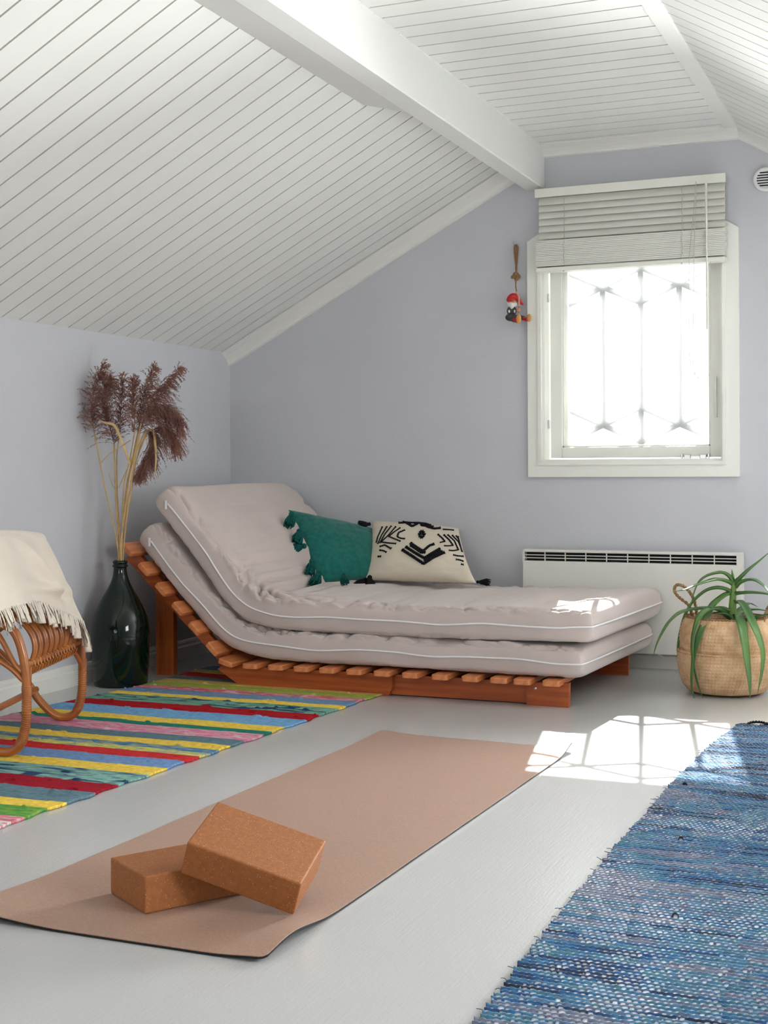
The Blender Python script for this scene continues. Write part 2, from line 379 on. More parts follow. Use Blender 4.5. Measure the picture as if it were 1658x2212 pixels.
# ------------------------------------------------------------------ windows
def gable_window():
    r = empty('window_1', (1.83, 0, wz0), None, None); r['kind'] = 'structure'
    # casing with clipped upper corners, flat with a raised inner bead
    b = MB(); x0, x1, z0 = 1.407, 2.260, 0.764
    outer = [(x0, z0), (x1, z0), (x1, 1.735), (x1-0.045, 1.762), (x0+0.045, 1.762), (x0, 1.735)]
    inner = [(wx0, wz0), (wx1, wz0), (wx1, 1.68), (wx1, wz1), (wx0, wz1), (wx0, 1.68)]
    def ring(o_, i_, ya, yb):
        n = len(o_); v = [(x, ya, z) for x, z in o_] + [(x, ya, z) for x, z in i_] + [(x, yb, z) for x, z in o_] + [(x, yb, z) for x, z in i_]
        f = []
        for k in range(n):
            q = (k+1) % n
            f += [(k, q, n+q, n+k), (2*n+k, 3*n+k, 3*n+q, 2*n+q), (k, 2*n+k, 2*n+q, q), (n+k, n+q, 3*n+q, 3*n+k)]
        b.add(v, f)
    ring(outer, inner, -0.018, 0.0)
    bead = [(wx0-0.014, wz0-0.014), (wx1+0.014, wz0-0.014), (wx1+0.014, 1.68), (wx1+0.014, wz1+0.014), (wx0-0.014, wz1+0.014), (wx0-0.014, 1.68)]
    ring(bead, inner, -0.024, -0.018)
    b.build('window_casing', M['frame'], r)
    # jamb lining
    b = MB(); t = 0.010
    b.box((wx0, -0.002, wz0+t), (wx0+t, 0.125, wz1-t)); b.box((wx1-t, -0.002, wz0+t), (wx1, 0.125, wz1-t))
    b.box((wx0, -0.002, wz0), (wx1, 0.125, wz0+t)); b.box((wx0, -0.002, wz1-t), (wx1, 0.125, wz1))
    b.build('window_jamb', M['frame'], r)
    # inner sash
    sx0, sx1, sz0, sz1 = 1.484, 2.181, 0.842, 1.688; gx0, gx1, gz0, gz1 = 1.533, 2.136, 0.886, 1.64
    def sash(ya, yb, mat, name):
        b = MB()
        b.box((sx0, ya, sz0), (gx0, yb, sz1), 0.003); b.box((gx1, ya, sz0), (sx1, yb, sz1), 0.003)
        b.box((gx0, ya, sz0), (gx1, yb, gz0), 0.003); b.box((gx0, ya, gz1), (gx1, yb, sz1), 0.003)
        b.box((gx0, ya+0.012, gz0), (gx0+0.006, yb-0.006, gz1)); b.box((gx1-0.006, ya+0.012, gz0), (gx1, yb-0.006, gz1))
        b.box((gx0, ya+0.012, gz0), (gx1, yb-0.006, gz0+0.006))
        return b.build(name, mat, r)
    s1 = sash(0.052, 0.082, M['frame'], 'inner_sash')
    MB().box((gx0, 0.068, gz0), (gx1, 0.0705, gz1)).build('glass_pane', M['glass'], s1)
    # outer sash, slightly larger opening
    b = MB(); ox0, ox1, oz0 = 1.550, 2.150, 0.895
    b.box((sx0, 0.086, sz0), (ox0, 0.126, sz1)); b.box((ox1, 0.086, sz0), (sx1, 0.126, sz1))
    b.box((ox0, 0.086, sz0), (ox1, 0.126, oz0)); b.box((ox0, 0.086, 1.66), (ox1, 0.126, sz1))
    s2 = b.build('outer_sash', M['frame'], r)
    MB().box((ox0, 0.106, oz0), (ox1, 0.1085, 1.66)).build('glass_pane', M['glass'], s2)
    # hexagonal lattice between the panes
    b = MB(); hw = 0.0115; Yl = 0.118; zc1, zc0 = 1.549, 0.977; dz = 0.072; xc = 1.848; dx = 0.1575
    V2 = []; F2 = []
    def bar(p, q):
        p = Vector(p); q = Vector(q); d = (q-p).normalized(); n = Vector((-d.y, d.x))*hw; k = len(V2)
        V2.extend([p+n, p-n, q-n, q+n]); F2.append([k, k+1, k+2, k+3])
    bar((xc, oz0-0.002), (xc, 1.662)); bar((xc-dx, zc0), (xc-dx, zc1)); bar((xc+dx, zc0), (xc+dx, zc1))
    for z in (zc0, zc1):
        for sg in (-1, 1):
            bar((xc, z+dz), (xc+sg*1.92*dx, z-0.92*dz)); bar((xc, z-dz), (xc+sg*1.92*dx, z+0.92*dz))
    from mathutils.geometry import delaunay_2d_cdt
    vo, eo, fo, *_ = delaunay_2d_cdt(V2, [], F2, 0, 1e-5)
    def inside(p):
        for q in F2:
            c_ = [V2[i] for i in q]; sg_ = [(c_[(i+1) % 4]-c_[i]).cross(p-c_[i]) for i in range(4)]
            if min(sg_) > -1e-9 or max(sg_) < 1e-9: return True
        return False
    fo = [f for f in fo if inside(sum((vo[i] for i in f), Vector((0, 0)))/len(f))]
    nv = len(vo); cnt = {}
    b.add([(p.x, Yl-0.003, p.y) for p in vo]+[(p.x, Yl+0.003, p.y) for p in vo], [tuple(f) for f in fo]+[tuple(i+nv for i in reversed(f)) for f in fo])
    for f in fo:
        for a_, c_ in zip(f, list(f[1:])+[f[0]]): cnt[(a_, c_)] = 1
    b.add([(p.x, Yl-0.003, p.y) for p in vo]+[(p.x, Yl+0.003, p.y) for p in vo], [(a_, c_, c_+nv, a_+nv) for (a_, c_) in cnt if (c_, a_) not in cnt])
    b.build('hexagon_lattice', M['lattice'], s2, label='white hexagon lattice on the outer pane')
    # hinges and latch
    for z in (0.965, 1.49):
        MB().tube([(1.479, 0.048, z), (1.479, 0.048, z+0.035)], 0.005, 10).build('hinge', M['metal'], r)
    b = MB(); b.box((2.035, 0.036, 0.832), (2.062, 0.054, 0.853), 0.003); b.box((2.097, 0.036, 0.832), (2.124, 0.054, 0.853), 0.003)
    b.box((2.022, 0.038, 0.830), (2.031, 0.052, 0.856), 0.002); b.box((2.128, 0.038, 0.833), (2.136, 0.052, 0.855), 0.002); b.box((2.062, 0.042, 0.838), (2.097, 0.050, 0.846))
    b.build('latch', M['metal'], r, label='small metal latch')
    MB().tube(catmull([(2.160, 0.050, 1.16), (2.160, 0.036, 1.12), (2.161, 0.036, 1.04), (2.160, 0.050, 1.0)], 4), 0.005, 8).build('handle', M['frame'], r)
gable_window()

def plain_window(name, ax, pos, a0, a1, z0, z1, n):  # for windows added out of view to brighten the room
    r = empty(name, (pos, (a0+a1)/2, z0) if ax == 'x' else ((a0+a1)/2, pos, z0), None, None); r['kind'] = 'structure'
    def bx(b, u0, u1, za, zb, d0=-0.03, d1=0.03):
        if ax == 'x': b.box((pos+d0, u0, za), (pos+d1, u1, zb))
        else: b.box((u0, pos+d0, za), (u1, pos+d1, zb))
    b = MB(); t = 0.05
    bx(b, a0, a0+t, z0, z1); bx(b, a1-t, a1, z0, z1); bx(b, a0, a1, z0, z0+t); bx(b, a0, a1, z1-t, z1)
    for k in range(1, n): u = a0+(a1-a0)*k/n; bx(b, u-0.02, u+0.02, z0, z1)
    b.build('window_frame', M['frame'], r)
    g = MB(); bx(g, a0+t, a1-t, z0+t, z1-t, -0.002, 0.002); g.build('glass_pane', M['glass'], r)
plain_window('added_window_2', 'y', YR-0.05, 1.05, 2.75, 0.5, 1.86, 3)  # added behind the camera to let in fill light
plain_window('added_window_4', 'y', 0.07, 2.74, 3.40, 0.55, 1.38, 2)  # made-up second gable window that lets in extra sun and daylight
plain_window('added_window_3', 'x', XR+0.04, -4.05, -2.55, 0.6, 1.4, 2)  # unseen window, added as a source of side light

# ------------------------------------------------------------------ venetian blind
def blind():
    r = empty('venetian_blind', (1.838, -0.04, 1.60), 'half-raised off-white venetian blind hanging over the top of the window', 'blind')
    x0, x1 = 1.461, 2.218
    b = MB(); b.box((x0-0.004, -0.076, 1.903), (x1+0.002, -0.068, 1.938), 0.002); b.box((x0+0.004, -0.068, 1.912), (x1-0.006, -0.022, 1.936))
    b.build('headrail', M['blind'], r)
    z = 1.902
    for k in range(6):
        zc = z-0.012-k*0.0278; a = math.radians(66); hw = 0.0175; ax = 0.003
        b = MB(); c = math.cos(a)*hw; s_ = math.sin(a)*hw; pts = []
        for q in range(7):
            u = -1+q/3; bow = ax*(1-u*u)
            pts.append((-0.045-u*c-bow*math.sin(a), zc-u*s_*1.0+bow*math.cos(a)))
        # front edge low, rear edge high
        pts = [(-0.045+u*c*1 - ax*(1-u*u)*0.9, zc+u*s_) for u in [-1+q/3 for q in range(7)]]
        poly = pts + [(y+0.0016, zz+0.0006) for y, zz in reversed(pts)]
        b.prism(poly, 'x', x0+0.006, x1-0.004)
        b.build('slat', M['slat'], r)
    zt = 1.722
    for k in range(15):
        zc = zt-k*0.0070; dy = (random.random()-0.5)*0.003; tl = (0.010 if k < 3 else 0.0)*(1-k/3)
        b = MB(); b.box((x0+random.uniform(-0.001, 0.002), -0.078+dy, zc-0.0031), (x1+random.uniform(-0.002, 0.001), -0.030+dy, zc+0.0031), 0.0006)
        b.build('slat', M['slat'], r)
    MB().box((x0-0.001, -0.080, 1.598), (x1+0.001, -0.028, 1.6155), 0.004).build('bottom_rail', M['blind'], r)
    for x in (1.579, 2.052):
        b = MB()
        for yy in (-0.0705, -0.026):
            b.tube([(x, yy, 1.905), (x, yy, 1.73), (x+0.002, yy-0.004, 1.72)], 0.0011, 5)
        pts = [(x+random.uniform(-0.004, 0.004), -0.081+random.uniform(-0.002, 0.001), 1.72-0.0075*i) for i in range(15)]
        b.tube(pts, 0.001, 5); b.ball((x, -0.082, 1.597), 0.003)
        b.build('ladder_cord', M['cord'], r, label='thin ladder cord')
    cp = []
    for px, py in [(1502, 392), (1498, 450), (1490, 530), (1487, 620), (1488, 740), (1490, 780), (1500, 808), (1516, 822), (1530, 812), (1534, 790), (1533, 770)]:
        cp.append(W(px, py, -0.085))
    b = MB(); b.tube(catmull(cp, 5), 0.0010, 5)
    cp = [W(px, py, -0.083) for px, py in [(1503, 392), (1501, 450), (1498, 560), (1497, 650), (1496, 740), (1497, 790), (1503, 812), (1516, 817), (1529, 808), (1534, 795)]]
    b.tube(catmull(cp, 5), 0.0010, 5)
    b.tube([W(1534, 795, -0.084), W(1534, 770, -0.084), W(1535, 700, -0.083), W(1534, 565, -0.080)], 0.0008, 5)
    b.build('pull_cord', M['cord'], r)
    b = MB(); b.tube([W(1524, 396, -0.084), W(1525, 470, -0.086), W(1526, 580, -0.088), W(1527, 711, -0.09)], 0.0042, 6)
    b.box(W(1521, 400, -0.084), W(1527, 390, -0.078))
    b.build('tilt_wand', M['blind'], r)
blind()

# ------------------------------------------------------------------ air vent, heater
def vent():
    c = Vector((2.362, 0, 1.914)); r = empty('air_vent', c, 'round white slotted air vent on the wall right of the window', 'vent')
    prof = [(0.0, 0), (0.046, 0), (0.048, 0.004), (0.046, 0.012), (0.038, 0.016), (0.036, 0.013), (0.0, 0.013)]
    b = MB(); seg = 48; v = []
    for (rr, h) in prof:
        for k in range(seg):
            a = 2*math.pi*k/seg; v.append((c.x+rr*math.cos(a), -h, c.z+rr*math.sin(a)))
    b.add(v, [(i*seg+k, i*seg+(k+1) % seg, (i+1)*seg+(k+1) % seg, (i+1)*seg+k) for i in range(len(prof)-1) for k in range(seg)], True)
    b.build('vent_ring', M['plasticw'], r)
    b = MB()
    for k in range(6):
        z = c.z-0.025+k*0.010; hw = math.sqrt(max(0.033**2-(z-c.z)**2, 0))
        b.box((c.x-hw, -0.0142, z-0.0022), (c.x+hw, -0.012, z+0.0022))
    b.build('vent_slot', M['dark'], r, label='dark slots')
vent()

def heater():
    r = empty('wall_heater', (1.84, -0.016, 0.066), 'long off-white electric panel heater mounted below the window', 'heater')
    x0, x1, z0, z1, yf, yb = 1.402, 2.277, 0.066, 0.470, -0.088, -0.030
    b = MB(); sx0, sx1, sz0, sz1 = 1.411, 2.256, 0.424, 0.459
    # body as frame around the grille slot
    b.box((x0, yf, z0), (x1, yb, sz0), 0.004); b.box((x0, yf, sz1), (x1, yb, z1), 0.004)
    b.box((x0, yf+0.0005, sz0-0.006), (sx0, yb, sz1+0.005)); b.box((sx1, yf+0.0005, sz0-0.006), (x1, yb, sz1+0.005))
    b.box((x0+0.02, yb, 0.10), (x0+0.05, -0.0, 0.44)); b.box((x1-0.05, yb, 0.10), (x1-0.02, -0.0, 0.44))
    b.build('heater_body', M['plastic'], r)
    MB().box((sx0-0.002, -0.055, sz0-0.002), (sx1+0.002, -0.050, sz1+0.002)).build('grille_recess', M['dark'], r, label='dark recess behind the grille')
    b = MB()
    for z in (0.4355, 0.4475): b.box((sx0, yf+0.003, z-0.0016), (sx1, yf+0.012, z+0.0016))
    for k in range(1, 10):
        x = sx0+(sx1-sx0)*k/10; b.box((x-0.0016, yf+0.002, sz0), (x+0.0016, yf+0.012, sz1))
    b.build('grille', M['plastic'], r)
    MB().tube([(1.93, -0.05, 0.07), (1.97, -0.03, 0.045), (2.05, -0.03, 0.035), (2.12, -0.03, 0.05)], 0.003, 6).build('power_cord', M['plasticw'], r)
heater()

# ------------------------------------------------------------------ slatted bed frame
def bed():
    r = empty('slatted_bed_frame', (1.0, -0.6, 0), 'orange stained slatted wooden chaise bed frame under the two mattresses', 'bed frame')
    yf, yb = -1.005, -0.215
    # long rails resting on the floor
    def prof_rail(name, poly, ya, yb_, mat):
        return MB().prism(poly, 'y', ya, yb_).build(name, mat, r)
    for (ya, sg) in ((yf, 1), (yb, -1)):
        a, c = (ya, ya+0.022) if sg > 0 else (ya-0.022, ya)
        i0, i1 = (a+0.022, c+0.022) if sg > 0 else (a-0.022, c-0.022)
        prof_rail('side_rail', [(0.60, 0.0), (1.185, 0.0), (1.200, 0.03), (1.200, 0.076), (0.52, 0.076), (0.50, 0.060)], a, c, M['woodx'])
        prof_rail('side_rail', [(1.12, 0.004), (1.72, 0.004), (1.72, 0.074), (1.12, 0.074)], i0, i1, M['woodx'])
        e = prof_rail('end_block', [(1.691, 0), (1.836, 0), (1.838, 0.082), (1.691, 0.076)] if sg > 0 else [(1.72, 0), (1.868, 0), (1.868, 0.082), (1.72, 0.076)], a, c, M['woodx'])
        if sg > 0:
            MB().ball((1.722, a-0.0005, 0.058), 0.005, (1, 0.4, 1)).build('screw', M['metal'], e)
    # inclined rails and legs
    for ya in (-0.985, -0.24):
        d = Vector((0.70, -0.714)); n = Vector((0.714, 0.70)); p0 = Vector((0.135, 0.490)); p1 = Vector((0.610, 0.0555))
        q = [p0-n*0.045, p0, p1+n*0.0, Vector((0.655, 0.03)), p1-n*0.045+Vector((0.02, 0))]
        poly = [(p0.x, p0.y), (0.555, 0.088), (0.66, 0.075), (0.66, 0.02), (0.585, 0.004), (p0.x-0.048, p0.y-0.030)]
        prof_rail('inclined_rail', poly, ya, ya+0.024, M['woodx'])
    for ya in (-0.86, -0.27):
        MB().prism([(0.143, 0), (0.222, 0), (0.222, 0.372), (0.143, 0.440)], 'y', ya, ya+0.028).build('leg', M['woodz'], r)
    MB().box((0.165, -0.90, 0.335), (0.19, -0.20, 0.375)).build('cross_bar', M['woody'], r)
    # slats with rounded ends
    def slat(cx, cz, ang, hw=0.030, ht=0.0095, y0=-1.062, y1=-0.165):
        out = []; R = 0.011
        for (cx_, cy_, a0) in ((-hw+R, y0+R, math.pi), (hw-R, y0+R, 1.5*math.pi), (hw-R, y1-R, 0), (-hw+R, y1-R, 0.5*math.pi)):
            for k in range(5):
                a = a0+math.pi/2*k/4; out.append((cx_+R*math.cos(a), cy_+R*math.sin(a)))
        n = len(out); v = []
        for zz, ins in ((-ht, 0.0015), (-ht+0.0015, 0), (ht-0.003, 0), (ht-0.001, 0.0012), (ht, 0.0038)):
            for (x, y) in out:
                k = 1-ins/0.027; yy = (y-(y0+y1)/2)*(1-ins*2/(y1-y0))+(y0+y1)/2
                v.append((cx+x*k*math.cos(ang)+zz*math.sin(ang), yy, cz-x*k*math.sin(ang)+zz*math.cos(ang)))
        f = [tuple(range(n))[::-1], tuple(range(4*n, 5*n))] + [(l*n+i, l*n+(i+1) % n, (l+1)*n+(i+1) % n, (l+1)*n+i) for l in range(4) for i in range(n)]
        return MB().add(v, f).build('slat', M['woody'], r)
    proto = slat(0.662, 0.0855, 0)
    for x in (0.765, 0.868, 0.970, 1.075, 1.180, 1.287, 1.397, 1.506, 1.608, 1.690, 1.790):
        c = proto.copy(); COL.objects.link(c); c.parent = r; c.location = (x-0.662, 0, 0)
    inc = [(0.152, 0.502), (0.226, 0.430), (0.300, 0.356), (0.372, 0.286), (0.443, 0.216), (0.517, 0.143), (0.572, 0.096)]
    for k, (x, z) in enumerate(inc):
        slat(x-0.008, z-0.002, math.radians(44 if k < 6 else 16), y0=-1.068)
bed()

# ------------------------------------------------------------------ futon mattresses
def smooth_profile(pts, n):
    p = catmull([(x, z, 0) for x, z in pts], 12)
    d = [0]
    for i in range(1, len(p)): d.append(d[-1]+(p[i]-p[i-1]).length)
    L = d[-1]; out = []
    j = 0
    for k in range(n):
        s_ = L*k/(n-1)
        while j < len(d)-2 and d[j+1] < s_: j += 1
        t = (s_-d[j])/max(d[j+1]-d[j], 1e-9); q = p[j].lerp(p[j+1], min(max(t, 0), 1)); out.append((q.x, q.y))
    return out, L

def mattress(name, prof, half, label, seed, tufts, ylo=-1.02, yhi=-0.12, deep=False):
    nS, nT = 460, 176
    pf, L = smooth_profile(prof, nS)
    # normals, smoothed
    nr = []
    for i in range(nS):
        a = pf[max(i-14, 0)]; c = pf[min(i+14, nS-1)]; t = Vector((c[0]-a[0], c[1]-a[1])).normalized(); nr.append(Vector((-t.y, t.x)))
    rnd = random.Random(seed)
    Wd = (yhi-ylo)/2; yc = (yhi+ylo)/2; so_ = seed*13.7
    fold_x = 0.60
    def disp(s_, u, th, x):
        # u: -1..1 across, th: angle; top side sin>0
        sn = math.sin(th); top = max(0, sn); side = 1-abs(sn)
        d = 0.009*noise.noise(Vector((s_*4+so_, u*3, sn*1.5)))
        d += 0.0022*noise.noise(Vector((s_*16+so_, u*8, sn*3)))
        y = yc+u*Wd
        if top > 0:
            for (ts, ty, tr, td) in tufts:
                q = ((s_-ts)**2+(y-ty)**2)/tr**2
                if q < 6: d -= td*math.exp(-q)*min(1, top*1.6)
        # puckers along the long edges
        pk = math.exp(-((abs(sn)-0.62)/0.30)**2)
        wr = noise.noise(Vector((s_*26+so_*2, sn*2.2+(3 if math.cos(th) > 0 else 0), 0)))
        wl_ = noise.noise(Vector((s_*11+so_*3, sn*1.0+(5 if math.cos(th) > 0 else 0), 4)))
        d += 0.011*pk*(min(1, abs(wl_)*2.8)**0.7-0.55)*(1 if sn > 0 else 0.5)
        d += 0.0075*pk*(min(1, abs(wr)*3)**0.8-0.5)*min(1, 0.25+0.75*abs(noise.noise(Vector((s_*3+so_, 9, 0)))*3))
        if top > 0 and deep:
            d -= 0.034*top*math.exp(-((x-0.655-0.05*(y+0.6))/0.026)**2)*min(1, max(0, (y+0.93)/0.18))
            d += 0.020*top*math.exp(-((s_-0.32)/0.22)**2)*(1-u*u)
            d += 0.012*top*math.exp(-((x-0.86)/0.10)**2)*(1-u*u)
        # creases where the mattress bends
        if top > 0:
            g = math.exp(-((x-fold_x-0.06)/0.16)**2)*top
            w1 = noise.noise(Vector((s_*11+u*5+so_, u*6-s_*4, 2.0))); w2 = noise.noise(Vector((s_*19-u*7, u*9+so_, 5.0)))
            d += g*(0.026*(min(1, abs(w1)*3.2)**0.75-0.6)+0.009*(min(1, abs(w2)*3)**0.8-0.6))
            g2 = math.exp(-((x-fold_x-0.33)/0.25)**2)*top
            w3 = noise.noise(Vector((s_*9-u*3+so_, u*11+s_*3, 8.0)))
            d += g2*0.013*(min(1, abs(w3)*3.0)**0.8-0.6)
        return d
    v = []; ring = []
    re_ = 0.050
    for i in range(nS):
        s_ = L*i/(nS-1); de = max(0.0, min(s_, L-s_))
        k = 1 if de >= re_ else max(0.0, 1-(1-de/re_)**3.0)**(1/3.6)
        kh = max(k, 0.02); kw = 1-0.035*(1-k)
        x, z = pf[i]; n = nr[i]
        row = []
        for j in range(nT):
            th = 2*math.pi*j/nT; c, s2 = math.cos(th), math.sin(th)
            u = math.copysign(abs(c)**0.11, c)*kw; h = math.copysign(abs(s2)**0.27, s2)
            hh = half*kh*h
            crown = 1+0.14*(1-u*u) if h > 0 else 1
            d = disp(s_, u, th, x)*(0.2+0.8*k)
            if h < 0: d *= 0.35
            off = hh*crown + (d if abs(h) > 0.3 else d*abs(h)/0.3)*(1 if h > 0 else -1)
            y = yc+u*Wd + (0 if abs(h) > 0.9 else (0.9-abs(h))*0.010*math.copysign(1, u))
            y += (d*0.9 if abs(u) > 0.8 else 0)*math.copysign(1, u)
            # the piping line wanders a little up and down
            off += (1-abs(h))*0.012*noise.noise(Vector((s_*5+so_, 3.3, 0)))*min(1, de/0.1)
            X = x+n.x*off; Z = z+n.y*off
            X += 0.055*(y-ylo)
            row.append(len(v)); v.append((X, y, Z))
        ring.append(row)
    f = []
    for i in range(nS-1):
        for j in range(nT): f.append((ring[i][j], ring[i][(j+1) % nT], ring[i+1][(j+1) % nT], ring[i+1][j]))
    f.append(tuple(ring[0])); f.append(tuple(ring[-1])[::-1])
    r = empty(name, (1.0, -0.57, 0.1), label, 'mattress', None)
    b = MB(); b.add(v, f, True); o = b.build('mattress_cover', M['linen'], r)
    # zip band with white piping round the middle of the sides and foot
    ia, ib = 14, nS-6
    jf = nT//2; jb = 0
    pts = [Vector(v[ring[i][jf]])+Vector((0, -0.0015, 0)) for i in range(ia, ib, 3)]+[Vector(v[ring[i][jf]])+Vector((0.001, -0.0015, 0)) for i in range(ib, nS)]
    e0 = Vector(v[ring[-1][jf]]); e1 = Vector(v[ring[-1][jb]])
    for k in range(1, 14):
        t = k/14; bow = 0.004*math.sin(math.pi*t); q = e0.lerp(e1, t); pts.append(q+Vector((0.003+bow, 0, 0)))
    pts += [Vector(v[ring[i][jb]])+Vector((0.001, 0.0015, 0)) for i in range(nS-1, ib, -1)]+[Vector(v[ring[i][jb]])+Vector((0, 0.0015, 0)) for i in range(ib, ia, -6)]
    MB().tube(pts, 0.0031, 7).build('piping', M['piping'], r, label='white piping cord along the side')
    p = pts[0]
    MB().box(p+Vector((-0.010, -0.003, -0.020)), p+Vector((-0.002, 0.001, 0.012)), 0.001).build('zip_pull', M['piping'], r, label='small white zip pull tab')
    return r
low = [(0.192, 0.575), (0.240, 0.522), (0.300, 0.458), (0.383, 0.366), (0.449, 0.297), (0.512, 0.236), (0.585, 0.188), (0.680, 0.163), (0.80, 0.156), (1.10, 0.156), (1.50, 0.154), (1.889, 0.150)]
upp = [(0.262, 0.712), (0.320, 0.650), (0.388, 0.575), (0.457, 0.497), (0.520, 0.418), (0.575, 0.350), (0.640, 0.299), (0.720, 0.276), (0.82, 0.270), (1.10, 0.266), (1.45, 0.268), (1.925, 0.276)]
tu = [(1.02, -0.80, 0.09, 0.028), (1.02, -0.42, 0.10, 0.026), (1.33, -0.80, 0.10, 0.032), (1.33, -0.42, 0.10, 0.026), (1.64, -0.83, 0.09, 0.024), (1.64, -0.45, 0.10, 0.026), (0.78, -0.72, 0.07, 0.030), (0.78, -0.35, 0.08, 0.03), (0.36, -0.75, 0.10, 0.008), (0.36, -0.4, 0.10, 0.008)]
mattress('futon_mattress', low, 0.055, 'lower grey-beige futon mattress lying directly on the slats', 3, [])
mattress('futon_mattress', upp, 0.058, 'upper grey-beige futon mattress with crumpled top under the cushions', 5, tu, deep=True)

# ------------------------------------------------------------------ cushions
def cushion_fn(TL, TR, BR, BL, T, pinch=0.10, seed=1):
    TL, TR, BR, BL = map(Vector, (TL, TR, BR, BL))
    n = ((TR-TL)+(BR-BL)).cross((TL-BL)+(TR-BR)).normalized()   # faces viewer side
    if n.dot(CAM-TL) < 0: n = -n
    ctr = (TL+TR+BR+BL)/4
    def f(u, v, side=1, off=0.0):
        uu = u*(1-pinch*(1-v*v)*abs(u)); vv = v*(1-pinch*(1-u*u)*abs(v))
        a = (1+uu)/2; b_ = (1+vv)/2
        p = (BL*(1-a)+BR*a)*(1-b_)+(TL*(1-a)+TR*a)*b_
        h = T*(max(0, (1-abs(u)**2.2))*max(0, (1-abs(v)**2.2)))**0.42
        d = 0.004*noise.noise(Vector((u*2.5+seed, v*2.5, side*2)))+0.0025*noise.noise(Vector((u*6+seed, v*7, side)))
        e = min(1-abs(u), 1-abs(v)); d += 0.004*math.exp(-(e/0.15)**2*3)*noise.noise(Vector((u*12+seed, v*12, 1)))
        return p + n*side*(h*(1 if side > 0 else 0.8)+d*min(1, e*6)+off*side)
    return f, n
def cushion_mesh(f, N=56):
    b = MB()
    def par(k): # denser towards edges
        t = -1+2*k/(N-1); return math.sin(t*math.pi/2)
    for sd in (1, -1):
        b.grid(N, N, lambda i, j: f(par(i), par(j), sd))
    # welded by merge
    return b
def tassel(p0, p1, r, mat, parent, n=26, seed=0):
    rnd = random.Random(seed); p0 = Vector(p0); p1 = Vector(p1); d = p1-p0; L = d.length; d.normalize()
    a = d.orthogonal().normalized(); c = d.cross(a); b = MB()
    b.ball(p0+d*L*0.12, r*0.55, seg=10, rings=7)
    b.tube([p0+d*L*0.22, p0+d*L*0.30], r*0.42, 10)
    pr = [0.25, 0.40, 0.62, 0.85, 1.0]; rr = [0.40, 0.62, 0.85, 0.98, 0.90]
    b.tube([p0+d*L*q for q in pr[:-1]], [r*q*0.86 for q in rr[:-1]], 12)
    for k in range(n):
        an = 2*math.pi*k/n+rnd.uniform(-.1, .1); e = a*math.cos(an)+c*math.sin(an); wv = rnd.uniform(0.85, 1.12)
        pts = [p0+d*L*q*(1 if i < 4 else rnd.uniform(0.95, 1.08))+e*r*rr[i]*wv+Vector((rnd.uniform(-1, 1), rnd.uniform(-1, 1), rnd.uniform(-1, 1)))*r*0.06*i for i, q in enumerate(pr)]
        b.tube(pts, r*0.13, 5)
    return b.build('tassel', mat, parent)

def bilinv(TL, TR, BR, BL, p):
    "pixel quad to u, v in -1..1"
    u, v = 0.5, 0.5
    for _ in range(30):
        def F(u, v): return ((BL[0]*(1-u)+BR[0]*u)*(1-v)+(TL[0]*(1-u)+TR[0]*u)*v-p[0], (BL[1]*(1-u)+BR[1]*u)*(1-v)+(TL[1]*(1-u)+TR[1]*u)*v-p[1])
        a = F(u, v); e = 1e-4; du = F(u+e, v); dv = F(u, v+e)
        j = ((du[0]-a[0])/e, (dv[0]-a[0])/e, (du[1]-a[1])/e, (dv[1]-a[1])/e); D = j[0]*j[3]-j[1]*j[2]
        u -= (a[0]*j[3]-a[1]*j[1])/D; v -= (a[1]*j[0]-a[0]*j[2])/D
    return 2*u-1, 2*v-1

def weld(o, dist=0.0006):
    bm = bmesh.new(); bm.from_mesh(o.data); bmesh.ops.remove_doubles(bm, verts=bm.verts, dist=dist)
    bmesh.ops.recalc_face_normals(bm, faces=bm.faces); bm.to_mesh(o.data); bm.free()
    for p in o.data.polygons: p.use_smooth = True

tTL, tTR, tBR, tBL = W(619, 1101, -0.36), W(820, 1146, -0.085), W(815, 1250, -0.27), W(684, 1262, -0.50)
rt = empty('teal_cushion', (tBR+tBL)/2, 'dark teal square cushion with a row of yarn tassels on its edge', 'cushion')
cf, cn = cushion_fn(tTL, tTR, tBR, tBL, 0.060, 0.05, 3)
weld(cushion_mesh(cf).build('cushion_cover', M['teal'], rt))
def Wt(x, y, Y): return W(x, y, Y)
for k, (a, c, r_) in enumerate([((630, 1107), (624, 1136), 0.016), ((647, 1144), (640, 1174), 0.017), ((662, 1178), (617, 1190), 0.0165), ((674, 1208), (668, 1242), 0.016), ((690, 1236), (679, 1264), 0.018), ((742, 1240), (744, 1258), 0.012)]):
    tassel(W(*a, -0.47-0.024*k), W(*c, -0.51-0.026*k), r_*1.25, M['tealy'], rt, seed=k)

